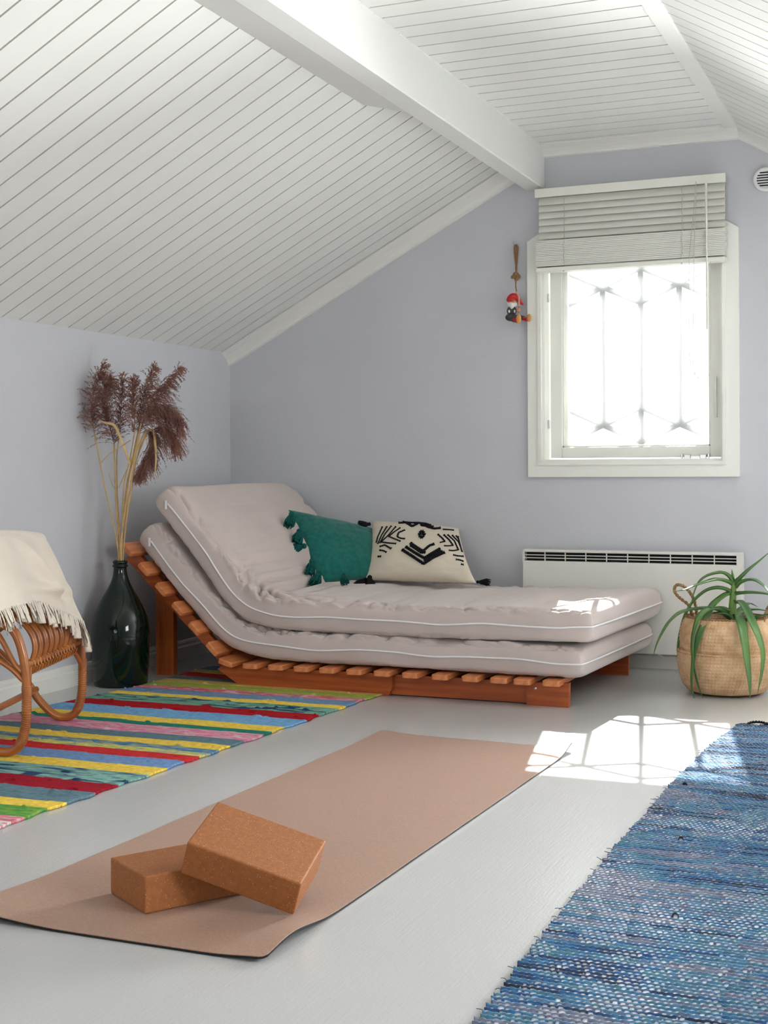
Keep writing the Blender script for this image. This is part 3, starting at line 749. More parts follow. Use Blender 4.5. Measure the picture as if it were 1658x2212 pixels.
wTL, wTR, wBR, wBL = W(804, 1126, -0.10), W(990, 1142, -0.10), W(1028, 1260, -0.36), W(789, 1252, -0.32)
rw = empty('patterned_cushion', (wBR+wBL)/2, 'cream cushion with black tufted chevrons and dot, leaning on the back wall', 'cushion')
wf, wn = cushion_fn(wTL, wTR, wBR, wBL, 0.062, 0.05, 9)
weld(cushion_mesh(wf).build('cushion_cover', M['cream'], rw))
Q = ((765, 172), (1405, 235), (1530, 632), (722, 588))
def proj(p):
    d = p-CAM; w_ = d.dot(FW); return 829+FPX*d.dot(RT)/w_, CY-FPX*d.dot(UP)/w_
def on_cushion(x, y):
    "cushion surface coordinates of a motif point"
    u, v = bilinv(*[(590+a/3.5277, 1080+b_/3.5273) for a, b_ in Q], (x, y)); u = max(-.9, min(.9, u)); v = max(-.9, min(.9, v))
    for _ in range(14):
        a = proj(wf(u, v, 1, 0)); e = 1e-3; du = proj(wf(u+e, v, 1, 0)); dv = proj(wf(u, v+e, 1, 0))
        j = ((du[0]-a[0])/e, (dv[0]-a[0])/e, (du[1]-a[1])/e, (dv[1]-a[1])/e); D = j[0]*j[3]-j[1]*j[2]
        if abs(D) < 1: break
        fx, fy = a[0]-x, a[1]-y
        u -= 0.7*(fx*j[3]-fy*j[1])/D; v -= 0.7*(fy*j[0]-fx*j[2])/D
        u = max(-.965, min(.965, u)); v = max(-.965, min(.965, v))
    return u, v
def tuft(lines, r, extra=0.004, bead=True):
    b = MB()
    for ln in lines:
        P = [Vector((x, y, 0)) for x, y in ln]; S = [P[0]]
        for i in range(len(P)-1):
            n = max(2, int((P[i+1]-P[i]).length/5))
            S += [P[i].lerp(P[i+1], (k+1)/n) for k in range(n)]
        pts = []; rs = []
        for i, q in enumerate(S):
            u, v = on_cushion(590+q.x/3.5277, 1080+q.y/3.5273)
            pts.append(wf(u, v, 1, extra*0.4)); rs.append(r*(1+0.28*math.sin(i*2.2)))
        rs[0] *= 1.35; rs[-1] *= 1.35
        b.tube(pts, rs, 8, flat=0.8)
    return b
thin = [[(1292, 226), (1335, 228), (1375, 232)], [(830, 208), (795, 285), (786, 325)], [(865, 206), (825, 270), (797, 335)], [(898, 202), (850, 262), (812, 330)], [(932, 206), (885, 262), (822, 322), (880, 330), (935, 335)],
        [(966, 214), (915, 250), (880, 280), (930, 300), (968, 316)], [(1004, 230), (955, 250), (945, 282), (972, 294), (1002, 297)],
        [(812, 356), (850, 345), (898, 372)], [(812, 384), (840, 388), (862, 400)], [(798, 432), (820, 432)],
        [(1255, 264), (1285, 290), (1308, 318), (1268, 326)], [(1300, 268), (1340, 305), (1370, 348), (1330, 352), (1300, 350)], [(1330, 268), (1380, 315), (1410, 382), (1370, 388), (1338, 385)],
        [(1364, 272), (1410, 320), (1442, 400)], [(1392, 276), (1425, 320), (1446, 372)], [(1414, 286), (1430, 310), (1443, 340)], [(1370, 420), (1405, 428), (1445, 432)], [(1392, 455), (1420, 458), (1450, 470)], [(1430, 490), (1450, 496)]]
tuft(thin, 0.0036).build('tufted_line', M['black'], rw, label='thin black tufted lines')
thick = [[(955, 178), (1010, 176), (1060, 204), (1110, 178), (1180, 210), (1225, 222), (1272, 218)], [(990, 168), (1100, 168), (1200, 198)], [(1120, 196), (1220, 208)],
         [(985, 382), (1060, 430), (1146, 488), (1220, 440), (1305, 402)], [(1012, 360), (1080, 405), (1150, 445), (1200, 412), (1270, 372)], [(1048, 332), (1100, 368), (1140, 392), (1190, 350), (1228, 336)],
         [(1050, 348), (1130, 402), (1160, 400)], [(1150, 470), (1240, 418), (1290, 392)], [(1150, 458), (1230, 404), (1275, 384)]]
tuft(thick, 0.0062).build('tufted_chevron', M['black'], rw, label='thick black tufted chevrons and top band')
dot = tuft([[(1104, 264), (1132, 262), (1160, 264)], [(1112, 249), (1132, 246), (1153, 249)], [(1112, 278), (1132, 281), (1152, 278)], [(1122, 240), (1142, 240)], [(1122, 288), (1142, 288)]], 0.0050)
dot.build('tufted_dot', M['black'], rw, label='round black tufted dot')
tassel(W(800, 1132, -0.16), W(774, 1134, -0.18), 0.015, M['black'], rw, seed=31)
tassel(W(798, 1244, -0.40), W(800, 1274, -0.50), 0.019, M['black'], rw, seed=32)
tassel(W(792, 1250, -0.40), W(768, 1268, -0.50), 0.017, M['black'], rw, seed=33)
tassel(W(1028, 1257, -0.30), W(1056, 1258, -0.27), 0.012, M['black'], rw, seed=34)

# ------------------------------------------------------------------ glass floor vase and dry reeds
VC = Vector((0.150, -1.117, 0))
def vase():
    r = empty('floor_vase', VC, 'tall dark green glass bottle vase on the floor beside the bed frame', 'vase')
    prof = [(0.0, 0.006), (0.080, 0.004), (0.094, 0.0), (0.100, 0.006), (0.1035, 0.05), (0.107, 0.12), (0.1085, 0.17), (0.107, 0.21), (0.100, 0.248), (0.088, 0.283), (0.072, 0.315), (0.055, 0.345),
            (0.040, 0.373), (0.030, 0.398), (0.0255, 0.420), (0.0245, 0.438), (0.028, 0.440), (0.0285, 0.446), (0.0255, 0.449), (0.0265, 0.452), (0.028, 0.457), (0.026, 0.462), (0.0215, 0.462), (0.0205, 0.44), (0.024, 0.40), (0.060, 0.33), (0.095, 0.24), (0.100, 0.12), (0.09, 0.02), (0, 0.016)]
    pts = catmull([(a, b, 0) for a, b in prof], 3)
    MB().lathe([(max(p.x, 0), p.y) for p in pts], VC, 72).build('vase_body', M['vase'], r)
vase()
ZS = 6.908
def z3p(x, y, Y): return W(180+x/ZS, 770+y/ZS, Y)
def plume_mesh(spine, width, n, droop, seed, dense=1.0, side=0.0):
    "feathery reed head: main axis, drooping branchlets carrying many fine spikelets"
    rnd = random.Random(seed); b = MB(); S = catmull(spine, 10); N = len(S)
    b.tube(S, [0.0012*(1-0.7*i/N) for i in range(N)], 4)
    for k in range(int(n*1.35)):
        t = rnd.random()**0.85; i = min(int(t*(N-2)), N-2); p = S[i]; ax = (S[i+1]-S[i]).normalized()
        env = (0.45+0.55*math.sin(math.pi*min(1, 0.15+0.80*t)))*(1-0.45*t)
        L = 2.1*width*env*rnd.uniform(0.35, 1.3)
        out = Vector((rnd.gauss(0, 1)+side, rnd.gauss(0, 0.5), rnd.gauss(0, 0.6))); out -= ax*out.dot(ax)
        if out.length < 1e-3: continue
        out.normalize(); d = (ax*1.0+out*rnd.uniform(0.25, 0.95)).normalized()
        q = p.copy(); pts = [q.copy()]; st = L/6
        for m_ in range(6):
            d = (d+Vector((0.10*side, 0, -droop))+Vector((rnd.uniform(-1, 1), rnd.uniform(-1, 1), rnd.uniform(-1, 1)))*0.14).normalized()
            q = q+d*st
            if q.x < 0.010: q.x = 0.010
            pts.append(q.copy())
        b.tube(pts, 0.00045, 3, caps=False)
        # spikelets as slender diamonds
        for m_ in range(int(15*dense)):
            s_ = rnd.uniform(0.15, 1)*5.999; a = int(s_); c = pts[a].lerp(pts[a+1], s_-a); dr = (pts[a+1]-pts[a]).normalized()
            dd = (dr+Vector((rnd.gauss(0, .45), rnd.gauss(0, .45), rnd.gauss(0, .45)-0.15))).normalized(); l = rnd.uniform(0.005, 0.011); wv = dd.orthogonal().normalized()
            wv = Matrix.Rotation(rnd.uniform(0, 3.14), 3, dd) @ wv; ww = 0.0009
            wq = dd.cross(wv)
            v = [c, c+dd*l*0.4+wv*ww, c+dd*l*0.4-wv*ww*0.5+wq*ww*0.8, c+dd*l*0.4-wv*ww*0.5-wq*ww*0.8, c+dd*l]
            b.add(v, [(0,1,2),(0,2,3),(0,3,1),(4,2,1),(4,3,2),(4,1,3)])
    return b
def ribbon(pts, w0, rnd, twist=0.4):
    S = catmull(pts, 8); N = len(S); v = []
    for i, p in enumerate(S):
        t = i/(N-1); ax = (S[min(i+1, N-1)]-S[max(i-1, 0)]).normalized(); wv = ax.cross(FW).normalized(); wv = Matrix.Rotation(twist*math.sin(t*4), 3, ax) @ wv
        wd = w0*math.sin(math.pi*min(0.97, 0.12+0.86*t))**0.6; nn = ax.cross(wv)*w0*0.2
        v += [p-wv*wd, p+nn, p+wv*wd]
    f = [(i*3+j, i*3+j+1, i*3+j+4, i*3+j+3) for i in range(N-1) for j in range(2)]
    return MB().add(v, f, True)
REEDS = [
 dict(stem=[(330,2000),(250,1600),(165,1150)], sp=[(165,1150),(125,900),(140,620),(215,330),(325,95)], Y=-1.150, w=0.040, n=170, dr=0.16, side=0.2, lab='leftmost dry reed in the vase with an upright purple-brown plume'),
 dict(stem=[(480,2000),(465,1600),(460,1310)], sp=[(460,1310),(390,1060),(290,780),(300,500),(400,300)], Y=-1.105, w=0.056, n=290, dr=0.2, side=0.3, lab='thick-stemmed dry reed second from the left with a dense dark plume'),
 dict(stem=[(505,2000),(500,1500),(540,1150)], sp=[(540,1150),(560,850),(570,560),(590,240)], Y=-1.085, w=0.030, n=110, dr=0.12, side=0, lab='dry reed with a thin sparse plume between the two plume masses'),
 dict(stem=[(600,2000),(700,1500),(770,1100)], sp=[(770,1150),(760,850),(745,600),(745,300)], Y=-1.125, w=0.036, n=150, dr=0.12, side=-0.1, lab='dry reed with a narrow upright plume in the middle of the bunch'),
 dict(stem=[(640,2000),(740,1500),(830,1050)], sp=[(830,1050),(880,760),(950,450),(1085,110)], Y=-1.090, w=0.040, n=190, dr=0.16, side=0.3, lab='dry reed whose pointed plume leans slightly right at the top'),
 dict(stem=[(660,2000),(760,1500),(860,1000)], sp=[(860,1000),(990,690),(1180,420),(1500,95)], Y=-1.140, w=0.052, n=210, dr=0.26, side=0.6, lab='dry reed with the longest plume reaching up to the right'),
 dict(stem=[(700,2000),(760,1600),(840,1150)], sp=[(840,1150),(950,850),(1180,760),(1380,880),(1460,1130)], Y=-1.110, w=0.062, n=340, dr=0.30, side=0.3, lab='dry reed with a broad plume arching over to the right'),
 dict(stem=[(720,2000),(760,1700),(860,1300),(930,1090)], sp=[(930,1090),(1010,1190),(985,1400),(900,1620),(790,1800)], Y=-1.075, w=0.056, n=330, dr=0.16, side=0.5, lab='dry reed with a plume bent over and hanging downwards'),
 dict(stem=[(700,1990),(790,1560),(950,1140),(1010,1100)], sp=[(1010,1110),(1150,1060),(1300,1160),(1390,1400)], Y=-1.095, w=0.066, n=230, dr=0.30, side=0.5, lab='dry reed with a loose low plume drooping furthest right'),
]
for k, R in enumerate(REEDS):
    rnd = random.Random(50+k); Y = R['Y']
    nb = Vector((VC.x+rnd.uniform(-0.012, 0.012), VC.y+rnd.uniform(-0.012, 0.012), 0.462))
    foot = Vector((VC.x+rnd.uniform(-0.05, 0.05), VC.y+rnd.uniform(-0.04, 0.04), 0.04))
    r = empty('dry_reed', nb, R['lab'], 'dry reed', 'dry reeds standing in the glass vase')
    pts = [foot, nb] + [z3p(x, y, Y+(0.5-i)*0.004) for i, (x, y) in enumerate(R['stem'])]
    S = catmull(pts, 8)
    MB().tube(S, [0.0032 if k in (1, 4) else 0.0024]*len(S), 8).build('stem', M['stem'], r)
    plume_mesh([z3p(x, y, Y) for x, y in R['sp']], R['w'], R['n'], R['dr'], 70+k, 1.0, R['side']).build('plume', M['plume'], r)
    if k == 4:
        ribbon([z3p(*p, Y-0.012) for p in [(800,1400),(900,1180),(985,1100),(1050,1130),(1070,1300),(1085,1500),(1065,1770)]], 0.0055, rnd, 0.3).build('leaf', M['leafdry'], r, solid=0.0006, label='pale bent dry leaf')
    if k == 3:
        ribbon([z3p(*p, Y-0.02) for p in [(690,1600),(600,1330),(500,1090),(430,1010),(310,985),(195,920)]], 0.0055, rnd, 0.5).build('leaf', M['leafdry'], r, solid=0.0006, label='pale bent dry leaf')
    if k == 0:
        MB().tube(catmull([z3p(*p, Y) for p in [(255,1600),(360,1480),(470,1400),(600,1320),(700,1250)]], 5), 0.0016, 6).build('twig', M['stem'], r)
    if k == 1:
        MB().tube(catmull([z3p(*p, Y) for p in [(380,1740),(420,1890),(480,1990)]], 5), [0.0005+0.0001*i for i in range(11)], 6).build('twig', M['stem'], r)
    if k == 5:
        MB().tube(catmull([z3p(*p, Y) for p in [(530,1960),(600,1790),(680,1620),(760,1430)]], 5), 0.0020, 6).build('twig', M['stem'], r)

# ------------------------------------------------------------------ rattan chair with throw
CA, CB = Vector((0.595, -2.348, 0)), Vector((0.427, -1.847, 0))
GD = Vector((-0.949, -0.318, 0))
def CH(g, t, z): return CA.lerp(CB, t) + GD*g + Vector((0, 0, z+0.004))
def chair():
    r = empty('rattan_chair', CH(0.2, 0.5, 0), 'honey coloured rattan chair with bent cane legs standing on the striped rug', 'chair')
    RZ = 0.011
    for t in (0, 1):
        dz = 0.010
        pts = [(0.56, 0.40), (0.36, 0.40), (0.16, 0.385), (0.06, 0.372), (0.012, 0.366), (-0.019, 0.350), (-0.040, 0.308), (-0.054, 0.240), (-0.057, 0.170), (-0.055, 0.100), (-0.046, 0.050), (-0.028, 0.022), (0.004, 0.012), (0.040, 0.024), (0.085, 0.068), (0.125, 0.125), (0.20, 0.205), (0.30, 0.28), (0.42, 0.33), (0.56, 0.35)]
        P = catmull([CH(g, t, z+0.004) for g, z in pts], 8)
        fr = MB().tube(P, 0.0125, 14).build('side_frame', M['wick'], r)
        # cane binding round the leg
        b = MB(); seg = [CH(g, t, z+0.004) for g, z in ((-0.057, 0.195), (-0.057, 0.165), (-0.055, 0.10), (-0.046, 0.052), (-0.036, 0.033))]
        S = catmull(seg, 10)
        for i in range(0, len(S)-1, 1):
            d = (S[i+1]-S[i]).normalized(); b.tube([S[i]-d*0.0016, S[i], S[i]+d*0.0016], [0.0132, 0.0148, 0.0132], 12)
        b.build('binding', M['wick'], fr)
        # mirrored rear legs, out of the picture
        pts = [(0.56, 0.40), (0.62, 0.36), (0.66, 0.25), (0.66, 0.10), (0.62, 0.03), (0.56, 0.012), (0.46, 0.05), (0.30, 0.22), (0.20, 0.30), (0.13, 0.345)]
        MB().tube(catmull([CH(g, t, z+0.004) for g, z in pts], 8), 0.0125, 12).build('side_frame', M['wick'], r)
        # diagonal struts of the side
        MB().tube(catmull([CH(g, t, z) for g, z in [(-0.043, 0.240), (-0.022, 0.262), (0.018, 0.335), (0.06, 0.385)]], 6), 0.0075, 10).build('strut', M['wick'], r)
        MB().tube(catmull([CH(g, t, z) for g, z in [(-0.047, 0.215), (-0.01, 0.250), (0.05, 0.285), (0.16, 0.33)]], 6), 0.0075, 10).build('strut', M['wick'], r)
        MB().tube(catmull([CH(g, t+(0.12 if t == 0 else -0.12)*q, z) for g, z, q in [(-0.055, 0.150, 0), (-0.056, 0.185, 0.25), (-0.050, 0.220, 0.7), (-0.045, 0.243, 1)]], 6), 0.0068, 10).build('strut', M['wick'], r)
    # lower rail with woven binding
    MB().tube([CH(-0.045, -0.01, 0.252), CH(-0.045, 1.01, 0.252)], 0.0095, 12).build('rail', M['wick'], r)
    MB().tube([CH(-0.043, 0.10, 0.234), CH(-0.043, 0.95, 0.234)], 0.0075, 12).build('rail', M['wick'], r)
    b = MB()
    nW = 15
    for i in range(nW):
        t0 = 0.14+0.76*i/nW
        for s_ in (0, 1):
            pts = []
            for k in range(9):
                a = 2*math.pi*k/8; pts.append(CH(-0.044-0.0135*math.cos(a), t0+(0.028 if s_ else -0.028)*(k/8), 0.243+0.0215*math.sin(a)))
            b.tube(pts, 0.0028, 5)
    b.build('binding', M['wick'], r, label='woven cane binding on the lower rail')
    # curved ribs
    n = 9
    for i in range(n):
        for e in (-0.016, 0.016):
            t = 0.16+0.74*i/(n-1)+e
            pts = [(-0.045, 0.256), (-0.054, 0.290), (-0.048, 0.325), (-0.024, 0.360), (0.014, 0.384), (0.07, 0.400), (0.18, 0.395), (0.34, 0.375), (0.50, 0.372)]
            MB().tube(catmull([CH(g+0.0012, t, z) for g, z in pts], 5), 0.0052, 8).build('rib', M['wick'], r)
    # top cross rails and stretchers
    MB().tube([CH(0.03, -0.02, 0.378), CH(0.03, 1.02, 0.378)], 0.010, 12).build('rail', M['wick'], r)
    for t in (0, 1):
        b = MB()
        for k in range(3):
            b.tube([CH(0.03+0.014*math.cos(a), t+(0.008*k), 0.374+0.018*math.sin(a)) for a in [2*math.pi*q/12 for q in range(13)]], 0.0035, 6)
        b.build('binding', M['wick'], r)
    MB().tube([CH(0.50, -0.02, 0.372), CH(0.50, 1.02, 0.372)], 0.010, 12).build('rail', M['wick'], r)
    MB().tube([CH(0.100, -0.03, 0.100), CH(0.100, 1.04, 0.100)], 0.0105, 12).build('stretcher', M['wick'], r)
    MB().tube([CH(0.22, -0.02, 0.215), CH(0.22, 1.02, 0.215)], 0.0105, 12).build('stretcher', M['wick'], r)
    # backrest loop carried above, under the throw
    bl = [CH(0.07, 0.0, 0.38), CH(0.065, 0.03, 0.47), CH(0.06, 0.12, 0.565), CH(0.06, 0.30, 0.590), CH(0.06, 0.70, 0.590), CH(0.06, 0.84, 0.56), CH(0.05, 0.95, 0.47), CH(0.02, 1.0, 0.37)]
    MB().tube(catmull(bl, 8), 0.0105, 12).build('backrest_frame', M['wick'], r)
    for i in range(7):
        t = 0.12+0.12*i
        MB().tube(catmull([CH(0.06, t, 0.39), CH(0.075, t, 0.48), CH(0.06, t, 0.575)], 5), 0.0052, 8).build('rib', M['wick'], r)
    # rounded loop showing behind the throw at the far side
    MB().tube(catmull([CH(0.04, 1.06, 0.385), CH(-0.006, 1.05, 0.372), CH(-0.036, 1.04, 0.335), CH(-0.050, 1.02, 0.290), CH(-0.056, 1.0, 0.235)], 6), 0.006, 10).build('strut', M['wick'], r)
chair()

def throw():
    r = empty('throw_blanket', CH(0.05, 0.3, 0.6), 'cream fringed wool throw draped over the rattan chair', 'blanket')
    nA, nB = 120, 90; t0, t1 = -0.55, 1.045
    def edge(t):
        "lower hem height"
        if t < 0.15: return 0.425
        k = (t-0.15)/0.9; return 0.425-0.125*k**1.2
    def P(i, j):
        t = t0+(t1-t0)*i/(nA-1); b_ = j/(nB-1)
        tt = max(0, t)
        ztop = 0.612-0.030*max(0, (t-0.2)/0.8)**1.4; gtop = 0.060
        zb = edge(t)
        if b_ < 0.25:      # behind the backrest
            q = 1-b_/0.25; g = gtop+0.03+0.05*q; z = ztop-0.24*q-0.004
        elif b_ < 0.33:    # over the top
            q = (b_-0.25)/0.08; a = math.pi*q; g = gtop+0.03*math.cos(a); z = ztop+0.012*math.sin(a)
        else:
            q = (b_-0.33)/0.67
            z = ztop+(zb-ztop)*q
            gb = -0.048-0.022*max(0, min(1, t))
            g = (gtop-0.03)+(gb-gtop+0.03)*(q**0.9)
            # folds
            f1 = 0.030*math.exp(-((t-0.42-0.35*(q-0.4))/0.075)**2)*math.sin(math.pi*min(1, q*1.1))
            f2 = -0.024*math.exp(-((t-0.62-0.15*q)/0.11)**2)*math.sin(math.pi*q)
            f3 = 0.022*math.exp(-((q-0.72+0.25*(t-0.5))/0.07)**2)*math.exp(-((t-0.55)/0.35)**2)
            f4 = 0.008*noise.noise(Vector((t*5, q*2, 0)))
            g -= f1+f2+f3+f4
            if t > 0.93: g += (t-0.93)*0.35*(1-q*0.3)
        if t > 0.80:
            s_ = (t-0.80)/0.245; t2 = t-0.20*s_*max(0, (1-max(0, (b_-0.33)/0.67)))**1.2*1.0
            t = t2
        return CH(g, t, z)
    o = MB().grid(nA, nB, P).build('blanket_cloth', M['throw'], r, solid=0.006)
    rnd = random.Random(11); b = MB()
    for k in range(62):
        i = int(min(0.999, (k+0.5+rnd.uniform(-.3, .3))/62)*(nA-1)); p = P(i, nB-1); t = t0+(t1-t0)*i/(nA-1)
        L = rnd.uniform(0.042, 0.072)*(1.5 if t > 0.80 else 1); out = rnd.uniform(-0.012, 0.010)+(0.02 if t < 0.45 else 0.004)
        sw = rnd.uniform(-0.75, 0.75)
        ed = (CB-CA).normalized(); pts = [p+Vector((0, 0, 0.006))]
        d = (Vector((0, 0, -1))-GD*(0.35 if t > 0.4 else 0.55)+ed*sw*0.6+ed*(0.25 if t > 0.85 else 0)).normalized()
        for q in range(1, 5):
            d = (d+Vector((0, 0, -0.22))+ed*rnd.uniform(-0.12, 0.12)).normalized(); pts.append(pts[-1]+d*L/4)
        S = catmull(pts, 3); v = []
        for q, s_ in enumerate(S):
            a = rnd.uniform(-0.1, 0.1)+sw*1.5*q/len(S); wv = (ed*math.cos(a)+GD*math.sin(a))*(0.0072+0.0035*q/len(S)); nn = Vector((0.0012, -0.0012, 0))
            v += [s_-wv+nn, s_+wv+nn, s_+wv-nn, s_-wv-nn]
        n = len(S); f = [(q*4+m_, q*4+(m_+1) % 4, q*4+4+(m_+1) % 4, q*4+4+m_) for q in range(n-1) for m_ in range(4)]+[(0,1,2,3), (n*4-1, n*4-2, n*4-3, n*4-4)]
        b.add(v, f, True)
    b.build('fringe', M['throw'], r)
throw()

# ------------------------------------------------------------------ aloe in a seagrass basket
BC = Vector((2.277, -0.500, 0))
def basket():
    r = empty('seagrass_basket', BC, 'round woven seagrass belly basket on the floor in front of the heater', 'basket')
    mt = mk('woven_seagrass', (0.74, 0.50, 0.30), 0.75, 0.25, color2=(0.58, 0.35, 0.19), noise_scale=26)
    prof = [(0.0, 0.004), (0.110, 0.004), (0.132, 0.010), (0.150, 0.032), (0.163, 0.070), (0.169, 0.110), (0.169, 0.135), (0.166, 0.146), (0.158, 0.150), (0.152, 0.150),
            (0.158, 0.165), (0.161, 0.195), (0.158, 0.225), (0.150, 0.250), (0.140, 0.266), (0.136, 0.270), (0.131, 0.266), (0.138, 0.24), (0.150, 0.19), (0.150, 0.12), (0.11, 0.03), (0.0, 0.015)]
    # resample for the weave relief
    P = [prof[0]]
    for a, c in zip(prof[:-1], prof[1:]):
        n = max(1, int(math.dist(a, c)/0.0030)); P += [(a[0]+(c[0]-a[0])*k/n, a[1]+(c[1]-a[1])*k/n) for k in range(1, n+1)]
    d = 0; D = [0]
    for a, c in zip(P[:-1], P[1:]): d += math.dist(a, c); D.append(d)
    seg = 336; v = []
    for (rr, z), s_ in zip(P, D):
        for k in range(seg):
            a = 2*math.pi*k/seg; row = s_/0.0120; col = k/seg*84
            w_ = math.sin(math.pi*2*row*0.5)*math.sin(2*math.pi*(col*0.5+math.floor(row)*0.5))
            h = 0.0016*abs(math.sin(math.pi*row))*(0.55+0.45*math.cos(2*math.pi*(col+0.5*(math.floor(row) % 2)+row*0.35)))
            if rr < 0.05: h = 0
            q = rr+h*2.0; v.append((BC.x+q*math.cos(a), BC.y+q*math.sin(a), z))
    n = len(P); f = [(i*seg+k, i*seg+(k+1) % seg, (i+1)*seg+(k+1) % seg, (i+1)*seg+k) for i in range(n-1) for k in range(seg)]
    MB().add(v, f, True).build('basket_body', mt, r)
    # folded lip half way up and braided rim
    for rad, z, rr, nm in ((0.166, 0.148, 0.0042, 'folded_lip'), (0.138, 0.269, 0.0042, 'rim')):
        b = MB()
        for ph in (0, math.pi):
            pts = []
            for k in range(241):
                a = 2*math.pi*k/240; tw = a*38+ph; pts.append(BC+Vector(((rad+rr*0.6*math.cos(tw))*math.cos(a), (rad+rr*0.6*math.cos(tw))*math.sin(a), z+rr*0.6*math.sin(tw))))
            b.tube(pts, rr*0.62, 5, caps=False)
        b.build(nm, M['rope'] if nm == 'rim' else mt, r)
    # twisted rope handles
    def handle(pts):
        S = catmull(pts, 10); b = MB()
        for ph in (0, math.pi):
            q = []
            for i, p in enumerate(S):
                ax = (S[min(i+1, len(S)-1)]-S[max(i-1, 0)]).normalized(); a = ax.orthogonal().normalized(); c = ax.cross(a); tw = i*0.95+ph
                q.append(p+(a*math.cos(tw)+c*math.sin(tw))*0.0030)
            b.tube(q, 0.0036, 6)
        b.build('handle', M['rope'], r, label='twisted rope handle')
    Z5 = 5.03
    def z5(x, y, Y): return W(1380+x/Z5, 1160+y/Z5, Y)
    handle([z5(625, 850, -0.47), z5(615, 760, -0.465), z5(590, 670, -0.46), z5(540, 590, -0.46), z5(470, 530, -0.46), z5(400, 525, -0.465), z5(385, 590, -0.48), z5(440, 660, -0.50), z5(540, 745, -0.51), z5(575, 850, -0.51)])
    handle([BC+Vector(p) for p in [(0.13, -0.04, 0.25), (0.150, -0.04, 0.31), (0.165, 0.0, 0.335), (0.150, 0.04, 0.31), (0.13, 0.04, 0.25)]])
basket()

